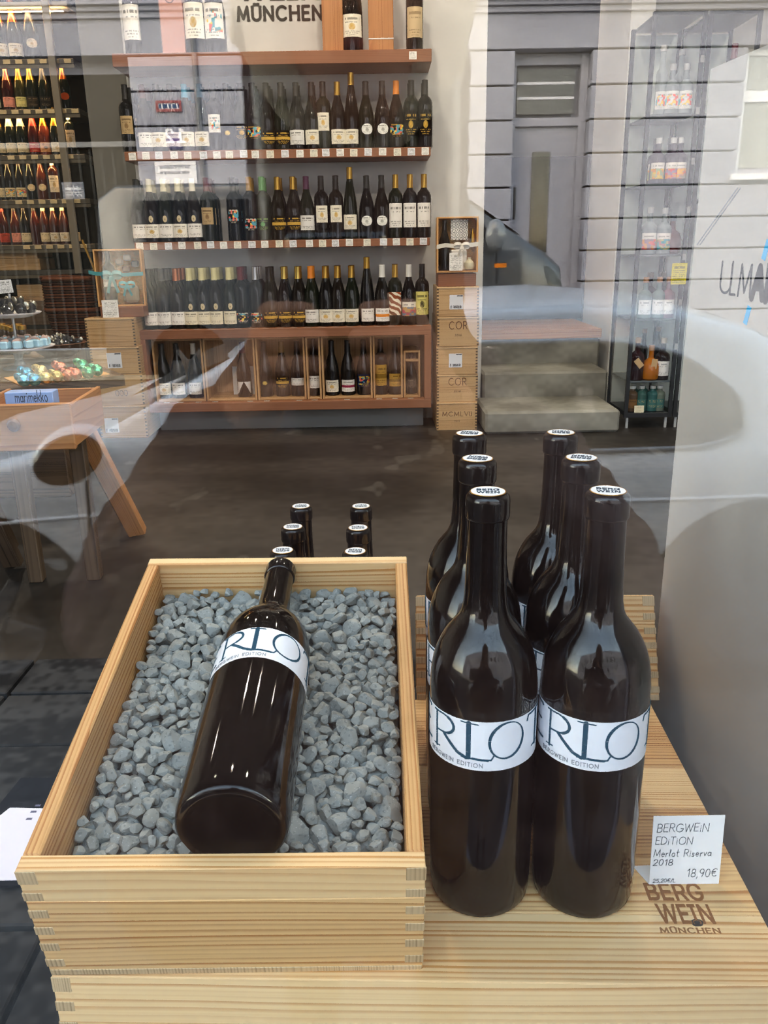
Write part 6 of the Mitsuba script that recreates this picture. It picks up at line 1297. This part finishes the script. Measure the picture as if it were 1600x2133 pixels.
for s in (-1, 1):
    wr = np.array([PH[0]+s*.078, -.10, -.125]); el = np.array([HX+s*.30, -.36, -.44]); WR[s] = wr
    parts += chain([(HX+s*.19, -.43, -.27, .058), (*el, .045), (*wr, .028)])
    pm = np.array([PH[0]+s*.052, -.052, -.085]); parts += [m3.Manifold.batch_hull([sph(wr, .024), sph(pm, .018), sph(pm+[0, .01, .035], .013), sph(pm+[-s*.004, .012, -.02], .013)])]
    for i in range(4):                         # fingers behind the phone, curling round its edge
        b0 = pm+np.array([0, .006, .034-.019*i]); L = [.8, 1., .95, .75][i]
        parts += chain([(*b0, .0095), (*(b0+np.array([s*-.003, .034*L, .006])), .0085), (*(b0+np.array([-s*.022*L, .048, .008])), .008), (*(b0+np.array([-s*.038*L, .049, .008])), .007)])
    parts += chain([(*(pm+np.array([0, -.01, .0])), .011), (*(pm+np.array([-s*.012, -.004, .036])), .0095), (*(pm+np.array([-s*.030, .004, .055])), .008)])
body = solid(parts, .012, 6); bv = np.array(body.vertices)
fuv = np.tile([pal('#8f6a57')+.5, .5], (len(bv), 1)); lowm = bv[:, 2] < -.95; 
fuv[(bv[:, 2] < -.5) & (np.abs(bv[:, 0]-HX) < .22)] = [pal('#23262e')+.5, .5]; fuv[bv[:, 2] < -1.245] = [pal('#1b1918')+.5, .5]
put(pk, 'body', G().add(bv, body.faces, fuv).ply('m_matte', True))
face = G()
for s in (-1, 1):
    e = trimesh.creation.icosphere(subdivisions=2, radius=.0125); face.tm(e, '#e4e0da', Mx(HX+s*.032, -.276, .255)); e = trimesh.creation.icosphere(subdivisions=1, radius=.0065); face.tm(e, '#2a1c14', Mx(HX+s*.032, -.2665, .253))
    tube([(HX+s*.014, -.266, .282), (HX+s*.034, -.265, .287), (HX+s*.052, -.276, .282)], .0035, '#3a2a20', 5, face)
put(pk, 'eyes', face.ply('m_gloss'))
nose_ = solid([bone((HX, -.268, .255), (HX, -.242, .215), .009, .014), bone((HX-.012, -.258, .210), (HX+.012, -.258, .210), .010, .010)], .004, 4); put(pk, 'nose', G().tm(nose_, '#8f6a57').ply('m_matte', True))
lips = solid([bone((HX-.018, -.262, .178), (HX, -.254, .180), .005, .007), bone((HX, -.254, .180), (HX+.018, -.262, .178), .007, .005)], .003, 4); put(pk, 'mouth', G().tm(lips, '#7c443e').ply('m_matte', True))
for s in (-1, 1): put(pk, 'ear', G().add(np.array(ell.vertices)*[.012, .022, .032]+[HX+s*.098, -.365, .245], ell.faces, '#8a6553').ply('m_matte', True))
hair = solid([bone((HX, -.40, .32), (HX, -.40, .25), .100, .10), bone((HX-.078, -.36, .29), (HX-.085, -.36, .0), .034, .026), bone((HX+.078, -.36, .29), (HX+.085, -.36, .0), .034, .026), bone((HX-.05, -.31, .365), (HX+.05, -.31, .365), .03, .03)], .014, 5)
put(pk, 'hair', G().tm(hair, '#4a372a').ply('m_satin', True))
import meshkit
def fuzzy(t, amp, fr_, seed):
    v = np.array(t.vertices); n = np.array(t.vertex_normals); return v+n*(amp*(meshkit.fbm(v*fr_, 3, seed)-.4))[:, None]
cp = [m3.Manifold.batch_hull([sph((HX-.15, -.43, -.29), .10), sph((HX+.15, -.43, -.29), .10), sph((HX-.24, -.44, -.58), .13), sph((HX+.24, -.44, -.58), .13), sph((HX-.27, -.43, -.90), .13), sph((HX+.27, -.43, -.90), .13)])]
cp += [m3.Manifold.batch_hull([sph((HX-.05, -.43, -.11), .065), sph((HX+.05, -.43, -.11), .065), sph((HX-.20, -.43, -.275), .075), sph((HX+.20, -.43, -.275), .075)]), m3.Manifold.batch_hull([sph((HX-.045, -.41, .04), .075), sph((HX+.045, -.41, .04), .075), sph((HX-.05, -.43, -.12), .075), sph((HX+.05, -.43, -.12), .075)])]
for s in (-1, 1):
    el = np.array([HX+s*.30, -.36, -.44]); e2 = el+(WR[s]-el)*.86; cp += chain([(HX+s*.20, -.42, -.275, .085), (HX+s*.29, -.38, -.40, .085), (*el, .085), (*e2, .056)])
coat = solid(cp, .014, 8); put(pk, 'coat', G().add(fuzzy(coat, .028, 22, 3), coat.faces, '#4a3a38').ply('m_fur', True), label='fuzzy dark plum-brown coat')
th_ = np.linspace(0, 2*PI, 40); ringp = np.stack([HX+.098*np.sin(th_), -.315+.02*np.cos(th_), .285+.165*np.cos(th_)], 1)
hood = solid([bone(ringp[i], ringp[i+1], .030, .030) for i in range(39)], .012, 4); put(pk, 'hood_trim', G().add(fuzzy(hood, .022, 34, 9), hood.faces, '#a89a86').ply('m_matte', True), label='pale fur hood trim')
hs = solid([m3.Manifold.batch_hull([sph((HX, -.42, .37), .105), sph((HX-.045, -.40, .25), .08), sph((HX+.045, -.40, .25), .08), sph((HX, -.46, .21), .10), sph((HX-.05, -.40, .0), .07), sph((HX+.05, -.40, .0), .07)])
            - m3.Manifold.batch_hull([sph((HX, -.36, .32), .104), sph((HX, -.22, .33), .13), sph((HX, -.34, .19), .098), sph((HX, -.2, .16), .12)])], .014, 5)
put(pk, 'hood', G().add(fuzzy(hs, .02, 24, 4), hs.faces, '#4a3a38').ply('m_fur', True))
kph = thing('phone', 'black phone held up before the shop window by the photographer', 'phone'); M = Mx(*PH) @ Mx(rx=0)
put(kph, 'case', cbox((.072, .008, .146), (0, 0, 0), '#101114', .003).ply('m_gloss'), M)
put(kph, 'screen', cbox((.066, .0006, .136), (0, -.0044, 0), '#20242a', .0002).ply('m_gloss'), M)
put(kph, 'lens', lathe([(0, 0), (.007, 0), (.008, -.001), (.008, -.003), (0, -.003)], 18, '#1b1d24').ply('m_gloss', True), M @ Mx(.027, .0052, .062, rx=-PI/2))

# ================================================================= end
style('#f0efe8'); finish_materials()
